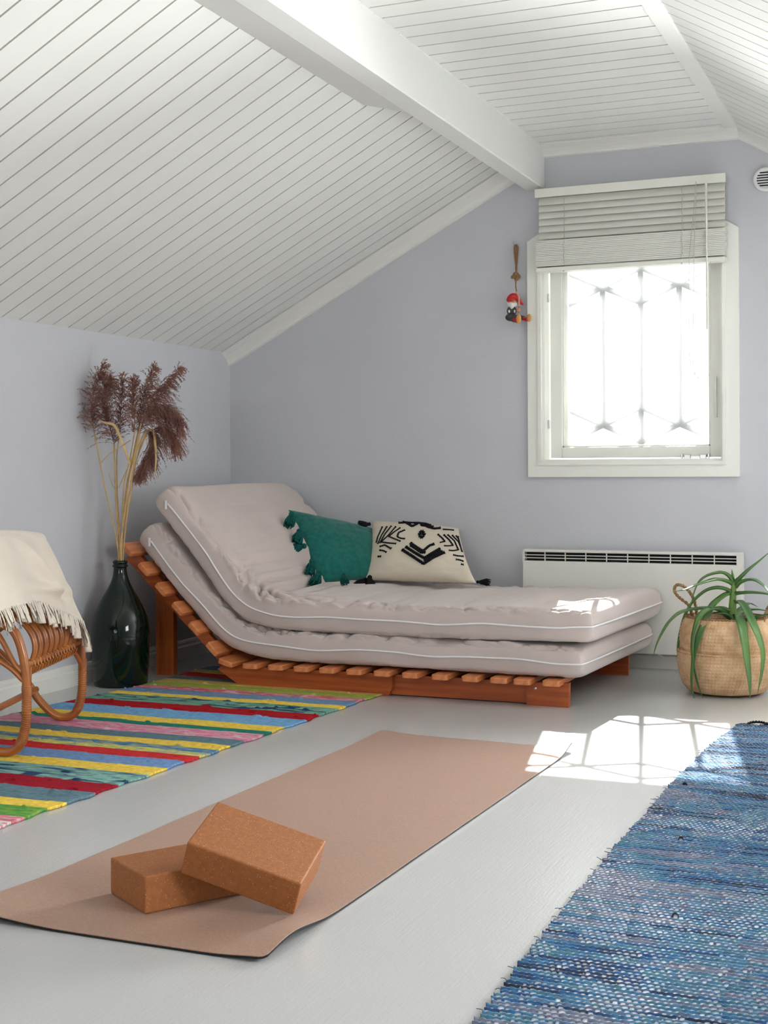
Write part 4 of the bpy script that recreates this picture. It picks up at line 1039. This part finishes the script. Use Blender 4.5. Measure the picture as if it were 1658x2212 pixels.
def aloe():
    Z5 = 5.03; c0 = BC+Vector((0.012, -0.005, 0.25))
    r = empty('aloe_plant', c0, 'green aloe plant with long arching spiked leaves growing in the basket', 'plant')
    MB().lathe([(0, 0.205), (0.09, 0.207), (0.116, 0.204)], BC, 40).build('soil', M['soil'], r)
    MB().lathe([(0.098, 0.06), (0.116, 0.228), (0.121, 0.228), (0.121, 0.224), (0.101, 0.06)], BC, 48).build('plant_pot', mk('terracotta', (0.42, 0.12, 0.06), 0.8), r)
    def p5(x, y, Y): return W(1380+x/Z5, 1160+y/Z5, Y)
    st = [p5(1010, 900, -0.50), p5(1012, 780, -0.50), p5(1018, 660, -0.50), p5(1025, 560, -0.50), p5(1032, 490, -0.50)]
    MB().tube(catmull(st, 5), [0.016-0.0004*i for i in range(21)], 12).build('stem', M['aloestem'], r)
    def leaf(pts, w0, th=0.006, teeth=True, base=0.55, mirror=False):
        S = catmull([p5(x, y, Y) for x, y, Y in pts], 9); N = len(S); v = []; b = MB()
        prev = None; L = sum((S[i+1]-S[i]).length for i in range(N-1)); acc = 0; rows = []
        for i, p in enumerate(S):
            if i: acc += (S[i]-S[i-1]).length
            t = acc/L; ax = (S[min(i+1, N-1)]-S[max(i-1, 0)]).normalized()
            side = ax.cross(Vector((0, 0, 1)))
            if side.length < 0.25: side = prev if prev is not None else ax.cross(FW)
            side = side.normalized()
            if prev is not None:
                if side.dot(prev) < 0: side = -side
                side = (prev*0.7+side*0.3).normalized(); side = (side-ax*side.dot(ax)).normalized()
            prev = side; up = side.cross(ax).normalized()
            if up.z < 0 and i == 0: up = -up
            wd = 1.10*w0*(base+(1-base)*min(1, t/0.25))*(1-t**2.2)**0.9+0.0006; tt = th*(1-t)*1.0+0.0006
            rows.append((p, side, up, wd, tt))
            v += [p-side*wd+up*tt*0.8, p-side*wd*0.5+up*tt*0.1, p+up*(-tt*0.1), p+side*wd*0.5+up*tt*0.1, p+side*wd+up*tt*0.8, p+side*wd*0.6-up*tt*0.8, p-up*tt*1.3, p-side*wd*0.6-up*tt*0.8]
        f = [(i*8+j, i*8+(j+1) % 8, (i+1)*8+(j+1) % 8, (i+1)*8+j) for i in range(N-1) for j in range(8)]+[tuple(range(8)), tuple(range(N*8-1, N*8-9, -1))]
        b.add(v, f, True)
        if teeth:
            for i in range(3, N-4):
                p, sd, up, wd, tt = rows[i]; ax = (S[i+1]-S[i]).normalized()
                for s_ in (-1, 1):
                    e = p+sd*wd*s_+up*tt*0.8; b.add([e-ax*0.0016, e+ax*0.0016, e+sd*s_*0.0026+ax*0.001, e-up*0.001], [(0,1,2), (1,3,2), (3,0,2)])
        b.build('leaf', M['aloe'], r)
    Y = -0.50
    leaf([(1040,510,Y),(1090,450,Y-0.01),(1180,360,Y-0.02),(1290,270,Y-0.03),(1430,150,Y-0.04)], 0.010)
    leaf([(1025,510,Y),(990,440,Y-0.01),(930,390,Y-0.02),(860,382,Y-0.03),(730,420,Y-0.04),(640,500,Y-0.05),(590,620,Y-0.05),(560,745,Y-0.05)], 0.0115)
    leaf([(1010,510,Y),(960,480,Y-0.02),(860,455,Y-0.05),(740,480,Y-0.08),(600,530,Y-0.11),(500,568,Y-0.13),(362,597,Y-0.15)], 0.0115)
    leaf([(1005,600,Y),(940,560,Y-0.01),(850,545,Y-0.02),(760,560,Y-0.02),(680,605,Y-0.02),(590,690,Y-0.02),(520,800,Y-0.02),(460,1000,Y-0.01),(425,1200,Y),(432,1340,Y),(458,1470,Y)], 0.0115)
    leaf([(1000,600,Y),(930,630,Y-0.03),(850,690,Y-0.06),(790,760,Y-0.09),(710,930,Y-0.13),(650,1080,Y-0.165),(610,1250,Y-0.18),(585,1400,Y-0.185),(572,1560,Y-0.18),(580,1690,Y-0.17),(614,1795,Y-0.16)], 0.0135)
    leaf([(960,820,Y),(830,775,Y-0.04),(700,770,Y-0.08),(560,785,Y-0.09),(430,830,Y-0.12),(320,930,Y-0.14),(230,1080,Y-0.16),(180,1200,Y-0.17),(152,1310,Y-0.175)], 0.0140)
    leaf([(950,830,Y),(850,780,Y-0.07),(740,790,Y-0.135),(650,880,Y-0.172),(592,1050,Y-0.185),(580,1250,Y-0.185),(605,1450,Y-0.18),(650,1640,Y-0.165),(705,1780,Y-0.15)], 0.0125)
    leaf([(1040,860,Y-0.03),(1080,855,Y-0.08),(1110,950,Y-0.15),(1145,1150,Y-0.185),(1170,1350,Y-0.19),(1195,1550,Y-0.185),(1205,1765,Y-0.17)], 0.0150)
    leaf([(1040,700,Y),(1100,710,Y-0.04),(1170,810,Y-0.09),(1250,980,Y-0.15),(1315,1150,Y-0.175),(1340,1300,Y-0.18),(1325,1480,Y-0.175),(1285,1700,Y-0.16)], 0.0145)
    leaf([(1050,540,Y),(1100,490,Y-0.01),(1180,460,Y-0.02),(1260,468,Y-0.03),(1340,520,Y-0.04),(1400,590,Y-0.045),(1450,680,Y-0.05)], 0.0125)
    leaf([(1045,610,Y),(1120,600,Y-0.03),(1250,600,Y-0.06),(1400,620,Y-0.09),(1520,680,Y-0.11),(1600,800,Y-0.12)], 0.0115)
    leaf([(1030,500,Y),(1020,440,Y),(1005,350,Y)], 0.0045, 0.003, False)
    leaf([(1030,500,Y+0.005),(1050,470,Y),(1065,440,Y-0.01)], 0.005, 0.003, False)
    # lower rosette
    leaf([(1000,860,Y+0.01),(900,810,Y+0.05),(780,770,Y+0.08),(640,765,Y+0.10)], 0.013, 0.006, False)
    leaf([(1060,860,Y),(1150,800,Y+0.02),(1280,785,Y+0.03),(1420,810,Y+0.03)], 0.014, 0.006, False)
    leaf([(1050,880,Y-0.01),(1200,890,Y-0.05),(1330,850,Y-0.07),(1460,850,Y-0.09),(1560,950,Y-0.11)], 0.014, 0.006, False)
    leaf([(1060,850,Y+0.03),(1130,770,Y+0.06),(1200,720,Y+0.08),(1290,760,Y+0.09)], 0.016, 0.006, False)
    leaf([(985,880,Y-0.02),(900,830,Y-0.05),(800,830,Y-0.07),(760,850,Y-0.08)], 0.016, 0.007, False)
    leaf([(990,800,Y-0.01),(900,765,Y-0.01),(820,775,Y-0.02),(700,860,Y-0.04)], 0.011, 0.005, False)
aloe()

# ------------------------------------------------------------------ hanging gnome ornament
def gnome():
    r = empty('hanging_gnome', (1.36, -0.03, 1.728), 'small bearded gnome figurine in a red cap hanging left of the window', 'ornament')
    def g(x, y, Y=-0.045): return W(1070+x/10.53, 510+y/10.53, Y)
    MB().tube([g(440, 150, 0.0), g(442, 185, -0.02)], 0.0016, 8).build('nail', M['metal'], r)
    b = MB(); S = [g(452, 200, -0.02), g(435, 260, -0.024), g(440, 420, -0.026), g(462, 640, -0.03), g(470, 800, -0.032)]
    b.tube(catmull(S, 6), 0.0048, 8); b.tube(catmull([g(470, 200, -0.02), g(495, 260, -0.024), g(490, 420, -0.026), g(475, 640, -0.03), g(470, 800, -0.032)], 6), 0.0048, 8)
    b.tube(catmull([g(462, 960), g(460, 1060), g(462, 1180), g(490, 1290)], 6), 0.0030, 8)
    b.tube(catmull([g(540, 1380), g(535, 1480), g(525, 1600), g(520, 1750)], 6), 0.0026, 8)
    b.build('cord', M['jute'], r)
    b = MB(); b.ball(g(460, 880, -0.035), 0.014, (1, .8, .9)); b.ball(g(400, 930, -0.035), 0.010, (1.1, .8, .8)); b.ball(g(510, 920, -0.035), 0.0105); b.ball(g(470, 980, -0.035), 0.008)
    b.build('knot', M['jute'], r)
    hd = g(375, 1500, -0.05)
    b = MB(); b.ball(hd, 0.0185, (1.1, .9, 0.9)); b.ball(g(400, 1505, -0.068), 0.0055); b.ball(g(280, 1480, -0.055), 0.0055)
    b.ball(g(520, 1680, -0.06), 0.009); b.ball(g(480, 1290, -0.05), 0.0065); b.tube([g(490, 1300, -0.05), g(530, 1390, -0.052), g(530, 1600, -0.058)], 0.0042, 8)
    b.build('body', M['skin'], r)
    cap = catmull([g(355, 1450, -0.05), g(385, 1390, -0.048), g(440, 1385, -0.046), g(510, 1440, -0.043), g(570, 1510, -0.040), g(630, 1560, -0.038)], 6)
    b = MB(); b.tube(cap, [0.0205-0.00058*i for i in range(len(cap))], 16); b.ball(g(360, 1448, -0.05), 0.0208, (1.05, .95, 0.72))
    b.build('cap', M['red'], r, label='red drooping pointed cap')
    b = MB(); b.ball(g(345, 1478, -0.067), 0.0016); b.ball(g(415, 1482, -0.067), 0.0016); b.build('eyes', M['dark'], r)
    bd = catmull([g(370, 1545, -0.060), g(368, 1600, -0.064), g(362, 1660, -0.064)], 6)
    b = MB(); b.tube(bd, [0.0150, 0.0150, 0.0148, 0.0142, 0.0135, 0.0126, 0.0115, 0.0102, 0.0088, 0.0072, 0.0055, 0.0036, 0.0015][:len(bd)], 12)
    b.ball(g(300, 1540, -0.058), 0.0075, (1, .7, 1.3)); b.ball(g(445, 1555, -0.058), 0.0075, (1, .7, 1.3))
    b.build('beard', M['beard'], r, label='long white beard')
    b = MB(); b.ball(g(365, 1700, -0.045), 0.0205, (1.05, .85, 1.0)); b.build('jacket', M['greycoat'], r)
    b = MB(); b.ball(g(310, 1712, -0.060), 0.0065, (.7, .5, 1.1)); b.ball(g(433, 1712, -0.060), 0.0062, (.6, .5, 1.1)); b.build('waistcoat', M['beard'], r, label='white waistcoat fronts')
    b = MB(); b.ball(g(350, 1850, -0.05), 0.0215, (1.15, 1, 0.75)); b.tube([g(370, 1870, -0.055), g(440, 1895, -0.075)], 0.013, 10); b.tube([g(480, 1830, -0.045), g(640, 1870, -0.055)], 0.0095, 10)
    b.build('trousers', M['greycoat'], r)
    b = MB(); b.tube([g(420, 1890, -0.075), g(490, 1930, -0.085)], 0.009, 10); b.tube([g(620, 1870, -0.055), g(720, 1900, -0.062)], 0.008, 10); b.build('stockings', M['red'], r)
    b = MB(); b.ball(g(525, 1880, -0.092), 0.0115, (0.95, .7, 1.75)); b.ball(g(765, 1860, -0.068), 0.0105, (0.95, .7, 1.55)); b.build('boots', M['boot'], r)
gnome()

# ------------------------------------------------------------------ rugs
def dyed_mesh(name, verts, faces, cols, mat, parent):
    me = bpy.data.meshes.new(name); nv = len(verts); nf = len(faces)
    if parent is not None: verts = verts-np.array(parent.location)
    me.vertices.add(nv); me.vertices.foreach_set('co', verts.astype(np.float32).ravel())
    me.loops.add(nf*4); me.loops.foreach_set('vertex_index', faces.astype(np.int32).ravel())
    me.polygons.add(nf); me.polygons.foreach_set('loop_start', np.arange(0, nf*4, 4, dtype=np.int32)); me.polygons.foreach_set('loop_total', np.full(nf, 4, dtype=np.int32))
    me.polygons.foreach_set('use_smooth', np.ones(nf, dtype=bool))
    ca = me.color_attributes.new('dye', 'FLOAT_COLOR', 'POINT'); c4 = np.ones((nv, 4), np.float32); c4[:, :3] = cols; ca.data.foreach_set('color', c4.ravel())
    me.update(); me.validate(); o = bpy.data.objects.new(name, me); COL.objects.link(o); me.materials.append(mat)
    if parent is not None: o.parent = parent
    return o
def sheet(ny, nx, XY, Z, base):
    "closed sheet: top surface grid plus a flat underside"
    top = np.stack([XY[..., 0], XY[..., 1], Z], -1).reshape(-1, 3)
    bot = top.copy(); bot[:, 2] = base
    v = np.concatenate([top, bot]); idx = np.arange(ny*nx).reshape(ny, nx); o = ny*nx
    f = np.stack([idx[:-1, :-1], idx[:-1, 1:], idx[1:, 1:], idx[1:, :-1]], -1).reshape(-1, 4)
    fb = f[:, ::-1]+o; side = []
    for e in (idx[0, :], idx[-1, ::-1], idx[::-1, 0], idx[:, -1]):
        side.append(np.stack([e[1:], e[:-1], e[:-1]+o, e[1:]+o], -1))
    return v, np.concatenate([f, fb]+side)
rng = np.random.default_rng(4)
def vnoise(shape, cy, cx, seed):
    "smooth value noise sampled on a grid"
    rg = np.random.default_rng(seed); ny, nx = shape; gy, gx = max(2, int(ny/cy)+2), max(2, int(nx/cx)+2); g = rg.random((gy, gx))
    y = np.linspace(0, gy-1.001, ny); x = np.linspace(0, gx-1.001, nx); y0 = y.astype(int); x0 = x.astype(int); fy = (y-y0)[:, None]; fx = (x-x0)[None]
    fy = fy*fy*(3-2*fy); fx = fx*fx*(3-2*fx)
    a = g[y0][:, x0]; b_ = g[y0][:, x0+1]; c = g[y0+1][:, x0]; d = g[y0+1][:, x0+1]
    return (a*(1-fx)+b_*fx)*(1-fy)+(c*(1-fx)+d*fx)*fy

def striped_rug():
    r = empty('striped_rag_rug', (0.65, -1.8, 0), 'multicoloured striped rag rug running from under the rattan chair to the bed', 'rug')
    Y0, Y1 = -3.25, -0.30; row = 0.0055; ny = int((Y1-Y0)/(row/2)); nx = 300
    S = {'white': (0.62, 0.60, 0.55), 'pinkm': (0.62, 0.16, 0.22), 'green': (0.075, 0.30, 0.055), 'yellow': (0.80, 0.56, 0.085), 'slate': (0.115, 0.195, 0.240), 'dred': (0.30, 0.006, 0.018), 'mint': (0.21, 0.42, 0.36),
         'blue': (0.165, 0.285, 0.52), 'red': (0.56, 0.028, 0.030), 'ygreen': (0.62, 0.58, 0.15), 'dblue': (0.07, 0.20, 0.36), 'pink': (0.63, 0.20, 0.31), 'teal': (0.015, 0.19, 0.14), 'lblue': (0.165, 0.36, 0.60), 'crim': (0.36, 0.006, 0.012),
         'dmint': (0.12, 0.28, 0.20), 'pinkd': (0.55, 0.12, 0.16), 'olive': (0.33, 0.40, 0.07), 'tan': (0.60, 0.46, 0.14), 'sblue': (0.15, 0.26, 0.42), 'grey': (0.16, 0.18, 0.19)}
    mel = {'white': 'pinkm', 'mint': 'slate', 'dmint': 'mint', 'pinkm': 'white', 'pinkd': 'white', 'pink': 'white', 'ygreen': 'dblue', 'dblue': 'ygreen', 'green': 'olive'}
    br = [(-3.25, 'blue'), (-3.13, 'yellow'), (-3.04, 'red'), (-2.972, 'white'), (-2.912, 'pinkm'), (-2.869, 'green'), (-2.787, 'yellow'), (-2.728, 'slate'), (-2.616, 'dred'), (-2.517, 'mint'), (-2.392, 'yellow'), (-2.313, 'blue'), (-2.220, 'red'),
          (-2.151, 'ygreen'), (-2.104, 'dblue'), (-2.056, 'yellow'), (-1.988, 'slate'), (-1.911, 'pink'), (-1.804, 'teal'), (-1.756, 'yellow'), (-1.678, 'lblue'), (-1.552, 'crim'), (-1.451, 'dmint'), (-1.329, 'yellow'), (-1.270, 'sblue'),
          (-1.183, 'pinkd'), (-1.120, 'olive'), (-1.047, 'tan'), (-0.965, 'grey'), (-0.885, 'red'), (-0.80, 'tan'), (-0.72, 'sblue'), (-0.62, 'pink'), (-0.52, 'yellow'), (-0.42, 'teal')]
    yy = np.linspace(Y0, Y1, ny); uu = np.linspace(0, 1, nx)
    xr = 1.158+(-0.974-yy)*(-0.055); xr = xr+0.004*np.sin(yy*23)+0.003*np.sin(yy*57+1)+rng.normal(0, 0.0010, ny)
    xl = 0.222+0.012*np.sin(yy*5+1)+(yy+1.4)*0.055+rng.normal(0, 0.0010, ny)
    X = xl[:, None]+(xr-xl)[:, None]*uu[None]; Yg = np.repeat(yy[:, None], nx, 1)
    # weft lines sag a little across the width
    wob = 0.010*(vnoise((ny, nx), 60, 45, 1)-0.5)+0.005*(vnoise((ny, nx), 25, 14, 2)-0.5)
    Yg = Yg-0.012*np.sin(np.pi*uu)[None]*0+0.0
    rowi = np.floor((Yg-Y0)/row).astype(int); jit = rng.normal(0, 0.0012, rowi.max()+2)
    Ys = Y0+(rowi+0.5)*row+wob
    colr = np.zeros((ny, nx, 3)); hb = np.zeros((ny, nx))
    n1 = vnoise((ny, nx), 2.0, 9, 5); n2 = vnoise((ny, nx), 1.6, 3, 6); n3 = vnoise((ny, nx), 5, 25, 8)
    for k, (y, nm) in enumerate(br):
        ye = br[k+1][0] if k+1 < len(br) else 9
        m_ = (Ys >= y) & (Ys < ye); c = np.array(S[nm])[None, None]; cc = c*(0.80+0.42*n2[..., None])
        if nm in mel:
            o = np.array(S[mel[nm]])[None, None]; q = np.clip((n1-0.50)*5, 0, 1)[..., None]*(0.9 if nm in ('mint', 'dmint', 'white') else 0.5); cc = cc*(1-q)+o*q
        if nm in ('mint', 'dmint'):
            q = np.clip((n3-0.66)*8, 0, 1)[..., None]; cc = cc*(1-q)+np.array((0.02, 0.06, 0.13))*q
        colr[m_] = np.broadcast_to(cc, colr.shape)[m_]
        hb += np.exp(-((Ys-y)/0.010)**2)*-0.0006
    tuftm = np.clip((n3*n1-0.62)*6, 0, 1); hb += tuftm*0.006
    ph = (Yg-Y0)/row; Z = 0.0058+0.0013*np.abs(np.sin(np.pi*ph))*(0.7+0.3*np.cos(2*np.pi*(X/0.0075+0.5*rowi)))+hb+0.0012*n3+0.003*(vnoise((ny, nx), 70, 60, 12)-0.3)
    Z = np.maximum(Z, 0.004)
    v, f = sheet(ny, nx, np.stack([X, Yg], -1), Z, 0.0012)
    cols = np.concatenate([colr.reshape(-1, 3)]*2)
    dyed_mesh('rug_weave', v, f, cols, colattr_mat('rag_rug_wool', 0.92, 0.0008, 500), r)
    # selvedge loops of weft along the right edge
    b = MB(); rr_ = random.Random(3)
striped_rug()

def blue_rug():
    r = empty('blue_rag_rug', (2.75, -2.6, 0), 'thick mottled blue rag rug in the lower right corner', 'rug')
    Y0, Y1 = -4.45, -1.150; x1 = 3.20; row = 0.0138; bead = 0.0115
    ny = int((Y1-Y0)/0.0023); nx = 350
    yy = np.linspace(Y0, Y1, ny); t = np.linspace(0, 1, nx)
    ri = np.floor((yy-Y0)/row).astype(int); jit = rng.normal(0, 0.0022, ri.max()+2); jitc = rng.random(ri.max()+2)
    xl = np.interp(yy, [-4.5, -3.6, -3.0, -2.1, -1.7, -1.4, -1.15], [2.40, 2.381, 2.366, 2.366, 2.372, 2.385, 2.410])
    ph = (yy-Y0)/row; loc_ = ph-np.floor(ph)
    xl = xl+jit[ri]+0.0045*np.abs(loc_-0.5)**1.5*2
    X = xl[:, None]+(x1-xl)[:, None]*t[None]**1.0
    Yb = yy[:, None]+0.004*(vnoise((ny, nx), 40, 40, 21)-0.5)*2
    ph2 = (Yb-Y0)/row; rI = np.floor(ph2).astype(int); l = ph2-rI
    bx = X/bead+0.5*(rI % 2)+0.15*vnoise((ny, nx), 8, 10, 22); bI = np.floor(bx).astype(int); lb = bx-bI
    wl = 0.33                                           # share of each row showing warp thread
    lw_ = np.clip((l-wl)/(1-wl), 0, 1)
    hump = np.sqrt(np.clip(1-(2*lw_-1)**2, 0, 1))*(0.45+0.55*np.sqrt(np.clip(1-(2*lb-1)**2*0.85, 0, 1)))
    seed_ = (rI*7919+bI*104729) % 1000/1000.0
    Z = 0.0045+0.0062*hump*(0.85+0.3*seed_)+0.001*vnoise((ny, nx), 3, 3, 23)+0.004*(vnoise((ny, nx), 90, 90, 27))
    warp = (l < wl)
    Z = np.where(warp, 0.0074+0.0022*np.abs(np.sin(np.pi*lb)), Z)
    # occasional knots
    kn = (((rI*31+bI*17) % 997) == 5) & ~warp; Z = Z+kn*0.006*hump
    pal = np.array([(0.014, 0.042, 0.100), (0.028, 0.130, 0.280), (0.014, 0.068, 0.185), (0.065, 0.175, 0.310), (0.115, 0.125, 0.200), (0.060, 0.165, 0.215), (0.165, 0.195, 0.270), (0.008, 0.014, 0.040)])
    nn = vnoise((ny, nx), 5.5, 70, 24)*0.55+vnoise((ny, nx), 18, 90, 25)*0.30+vnoise((ny, nx), 90, 200, 26)*0.35-0.10+0.10*(seed_-0.5)
    k = np.clip((nn-0.22)/0.56, 0, 0.9999)*7; order = [7, 0, 2, 1, 5, 3, 4, 6]; pl = pal[order]; k0 = k.astype(int); fr = (k-k0)[..., None]
    cw = pl[k0]*(1-fr)+pl[np.minimum(k0+1, 7)]*fr
    cw = cw*(0.70+0.55*vnoise((ny, nx), 2, 3, 28)[..., None])
    cwarp = np.array((0.74, 0.75, 0.80))[None, None]*(0.55+0.6*seed_[..., None])
    thr = ((lb > 0.12) & (lb < 0.80))[..., None]
    col = np.where(warp[..., None], np.where(thr, cwarp, np.array((0.015, 0.025, 0.05))), cw)  # dark colour between warp threads is painted-in shadow
    col = np.where(kn[..., None], np.array((0.008, 0.012, 0.03)), col)
    v, f = sheet(ny, nx, np.stack([X, np.repeat(yy[:, None], nx, 1)], -1), Z, 0.0008)
    dyed_mesh('rug_weave', v, f, np.concatenate([col.reshape(-1, 3)]*2), colattr_mat('blue_rag_wool', 0.9, 0.0008, 600, 0.22), r)
    # braided warp tassels at the far end
    rr = random.Random(5)
    for i in range(17):
        x = 2.425+0.046*i+rr.uniform(-0.006, 0.006); y = -1.148; b = MB(); L = rr.uniform(0.045, 0.075); dx = rr.uniform(0.3, 0.9)
        S = catmull([(x, y, 0.006), (x+dx*L*0.35, y+L*0.35, 0.013), (x+dx*L*0.8, y+L*0.7, 0.012), (x+dx*L*1.2, y+L*0.85, 0.006)], 8)
        b.ball((x, y+0.004, 0.008), 0.0055)
        for ph_ in (0, 2.1, 4.2):
            b.tube([p+Vector((math.cos(j*0.8+ph_)*0.0026, 0, math.sin(j*0.8+ph_)*0.0026)) for j, p in enumerate(S)], 0.0021, 5)
        b.build('tassel', M['black'], r)
    # loose weft ends along the left selvedge
    b = MB()
    for i in range(46):
        y = rr.uniform(-3.75, -1.5); x = float(np.interp(y, [-4.5, -3.6, -3.0, -2.1, -1.7, -1.4, -1.15], [2.40, 2.381, 2.366, 2.366, 2.372, 2.385, 2.410]))+0.004
        L = rr.uniform(0.006, 0.020); a = rr.uniform(-0.6, 0.6)
        b.tube(catmull([(x, y, 0.006), (x-L*0.5, y+a*L*0.5, 0.010), (x-L, y+a*L, 0.007+rr.uniform(0, 0.006))], 4), 0.0006, 4)
    b.build('loose_thread', mk('navy_thread', (0.03, 0.07, 0.15), 0.9), r)['kind'] = 'stuff'
blue_rug()

# ------------------------------------------------------------------ cork yoga mat and blocks
def yoga_mat():
    r = empty('yoga_mat', (1.68, -2.55, 0), 'tan cork yoga mat with black rubber underside lying diagonally across the floor', 'yoga mat')
    c = [Vector((1.366, -3.470)), Vector((1.985, -3.470)), Vector((2.026, -1.668)), Vector((1.424, -1.636))]  # near left, near right, far right, far left
    nx, ny = 70, 200
    def H(u, v):
        h = 0.0
        # near right corner and edge lift gently, near left rises too
        h += 0.016*math.exp(-((u-1)/0.10)**2)*math.exp(-((v-0.055)/0.055)**2)
        h += 0.012*math.exp(-((u-0)/0.20)**2)*math.exp(-((v)/0.10)**2)
        h += 0.022*math.exp(-((u-1.0)/0.085)**2)*math.exp(-((v-1.0)/0.045)**2)
        h += 0.006*math.exp(-((u-0.0)/0.10)**2)*math.exp(-((v-1.0)/0.06)**2)
        h += 0.0012*max(0, noise.noise(Vector((u*3, v*7, 0))))
        return h
    def base(u, v):
        # rounded corners
        rad = 0.016; uu = u*0.61; vv = v*1.80; 
        cu = min(max(uu, rad), 0.61-rad); cv = min(max(vv, rad), 1.80-rad); d = Vector((uu-cu, vv-cv))
        if abs(d.x) > 1e-6 and abs(d.y) > 1e-6:
            m_ = max(abs(d.x), abs(d.y)); l = d.length; d = d*(m_/l)
        uu = cu+d.x; vv = cv+d.y; u = uu/0.61; v = vv/1.80
        p = c[0].lerp(c[1], u).lerp(c[3].lerp(c[2], u), v); return p
    def par(k, n):
        t = k/(n-1); return 0.5-0.5*math.cos(math.pi*t) if True else t
    def slab(z0, z1):
        vs = []
        for zz in (z1, z0):
            for i in range(nx):
                for j in range(ny):
                    u, v = par(i, nx), par(j, ny); p = base(u, v); vs.append((p.x, p.y, zz+H(u, v)))
        o = nx*ny; I = lambda i, j: i*ny+j; f = []
        for i in range(nx-1):
            for j in range(ny-1):
                f.append((I(i, j), I(i+1, j), I(i+1, j+1), I(i, j+1))); f.append((o+I(i, j), o+I(i, j+1), o+I(i+1, j+1), o+I(i+1, j)))
        for j in range(ny-1):
            f.append((I(0, j), I(0, j+1), o+I(0, j+1), o+I(0, j))); f.append((I(nx-1, j+1), I(nx-1, j), o+I(nx-1, j), o+I(nx-1, j+1)))
        for i in range(nx-1):
            f.append((I(i+1, 0), I(i, 0), o+I(i, 0), o+I(i+1, 0))); f.append((I(i, ny-1), I(i+1, ny-1), o+I(i+1, ny-1), o+I(i, ny-1)))
        b = MB(); b.add(vs, f, False); return b
    slab(0.0005, 0.0042).build('rubber_base', M['rubber'], r, label='black rubber underside')
    slab(0.0042, 0.0056).build('cork_top', M['corkmat'], r)
yoga_mat()

def block(name, loc, rot, label, flip=False):
    b = bmesh.new(); bmesh.ops.create_cube(b, size=1)
    for v in b.verts: v.co = Vector((v.co.x*0.219, v.co.y*0.150, v.co.z*0.068))
    bmesh.ops.bevel(b, geom=list(b.edges), offset=0.0035, segments=3, affect='EDGES', profile=0.5)
    me = bpy.data.meshes.new(name); b.to_mesh(me); b.free(); me.materials.append(M['cork'])
    o = bpy.data.objects.new(name, me); COL.objects.link(o); o.location = loc; o.rotation_euler = rot
    return tag(o, label, 'yoga block', 'cork yoga blocks on the mat')
block('cork_block', (1.677, -3.216, 0.0400), (0, 0, math.atan2(0.847, 0.532)), 'lower brown cork yoga block lying flat on the mat')
block('cork_block', (1.8337, -3.2185, 0.0912), (0.2748, 0.300, 0.209), 'tilted brown cork yoga block leaning on top of the flat one')
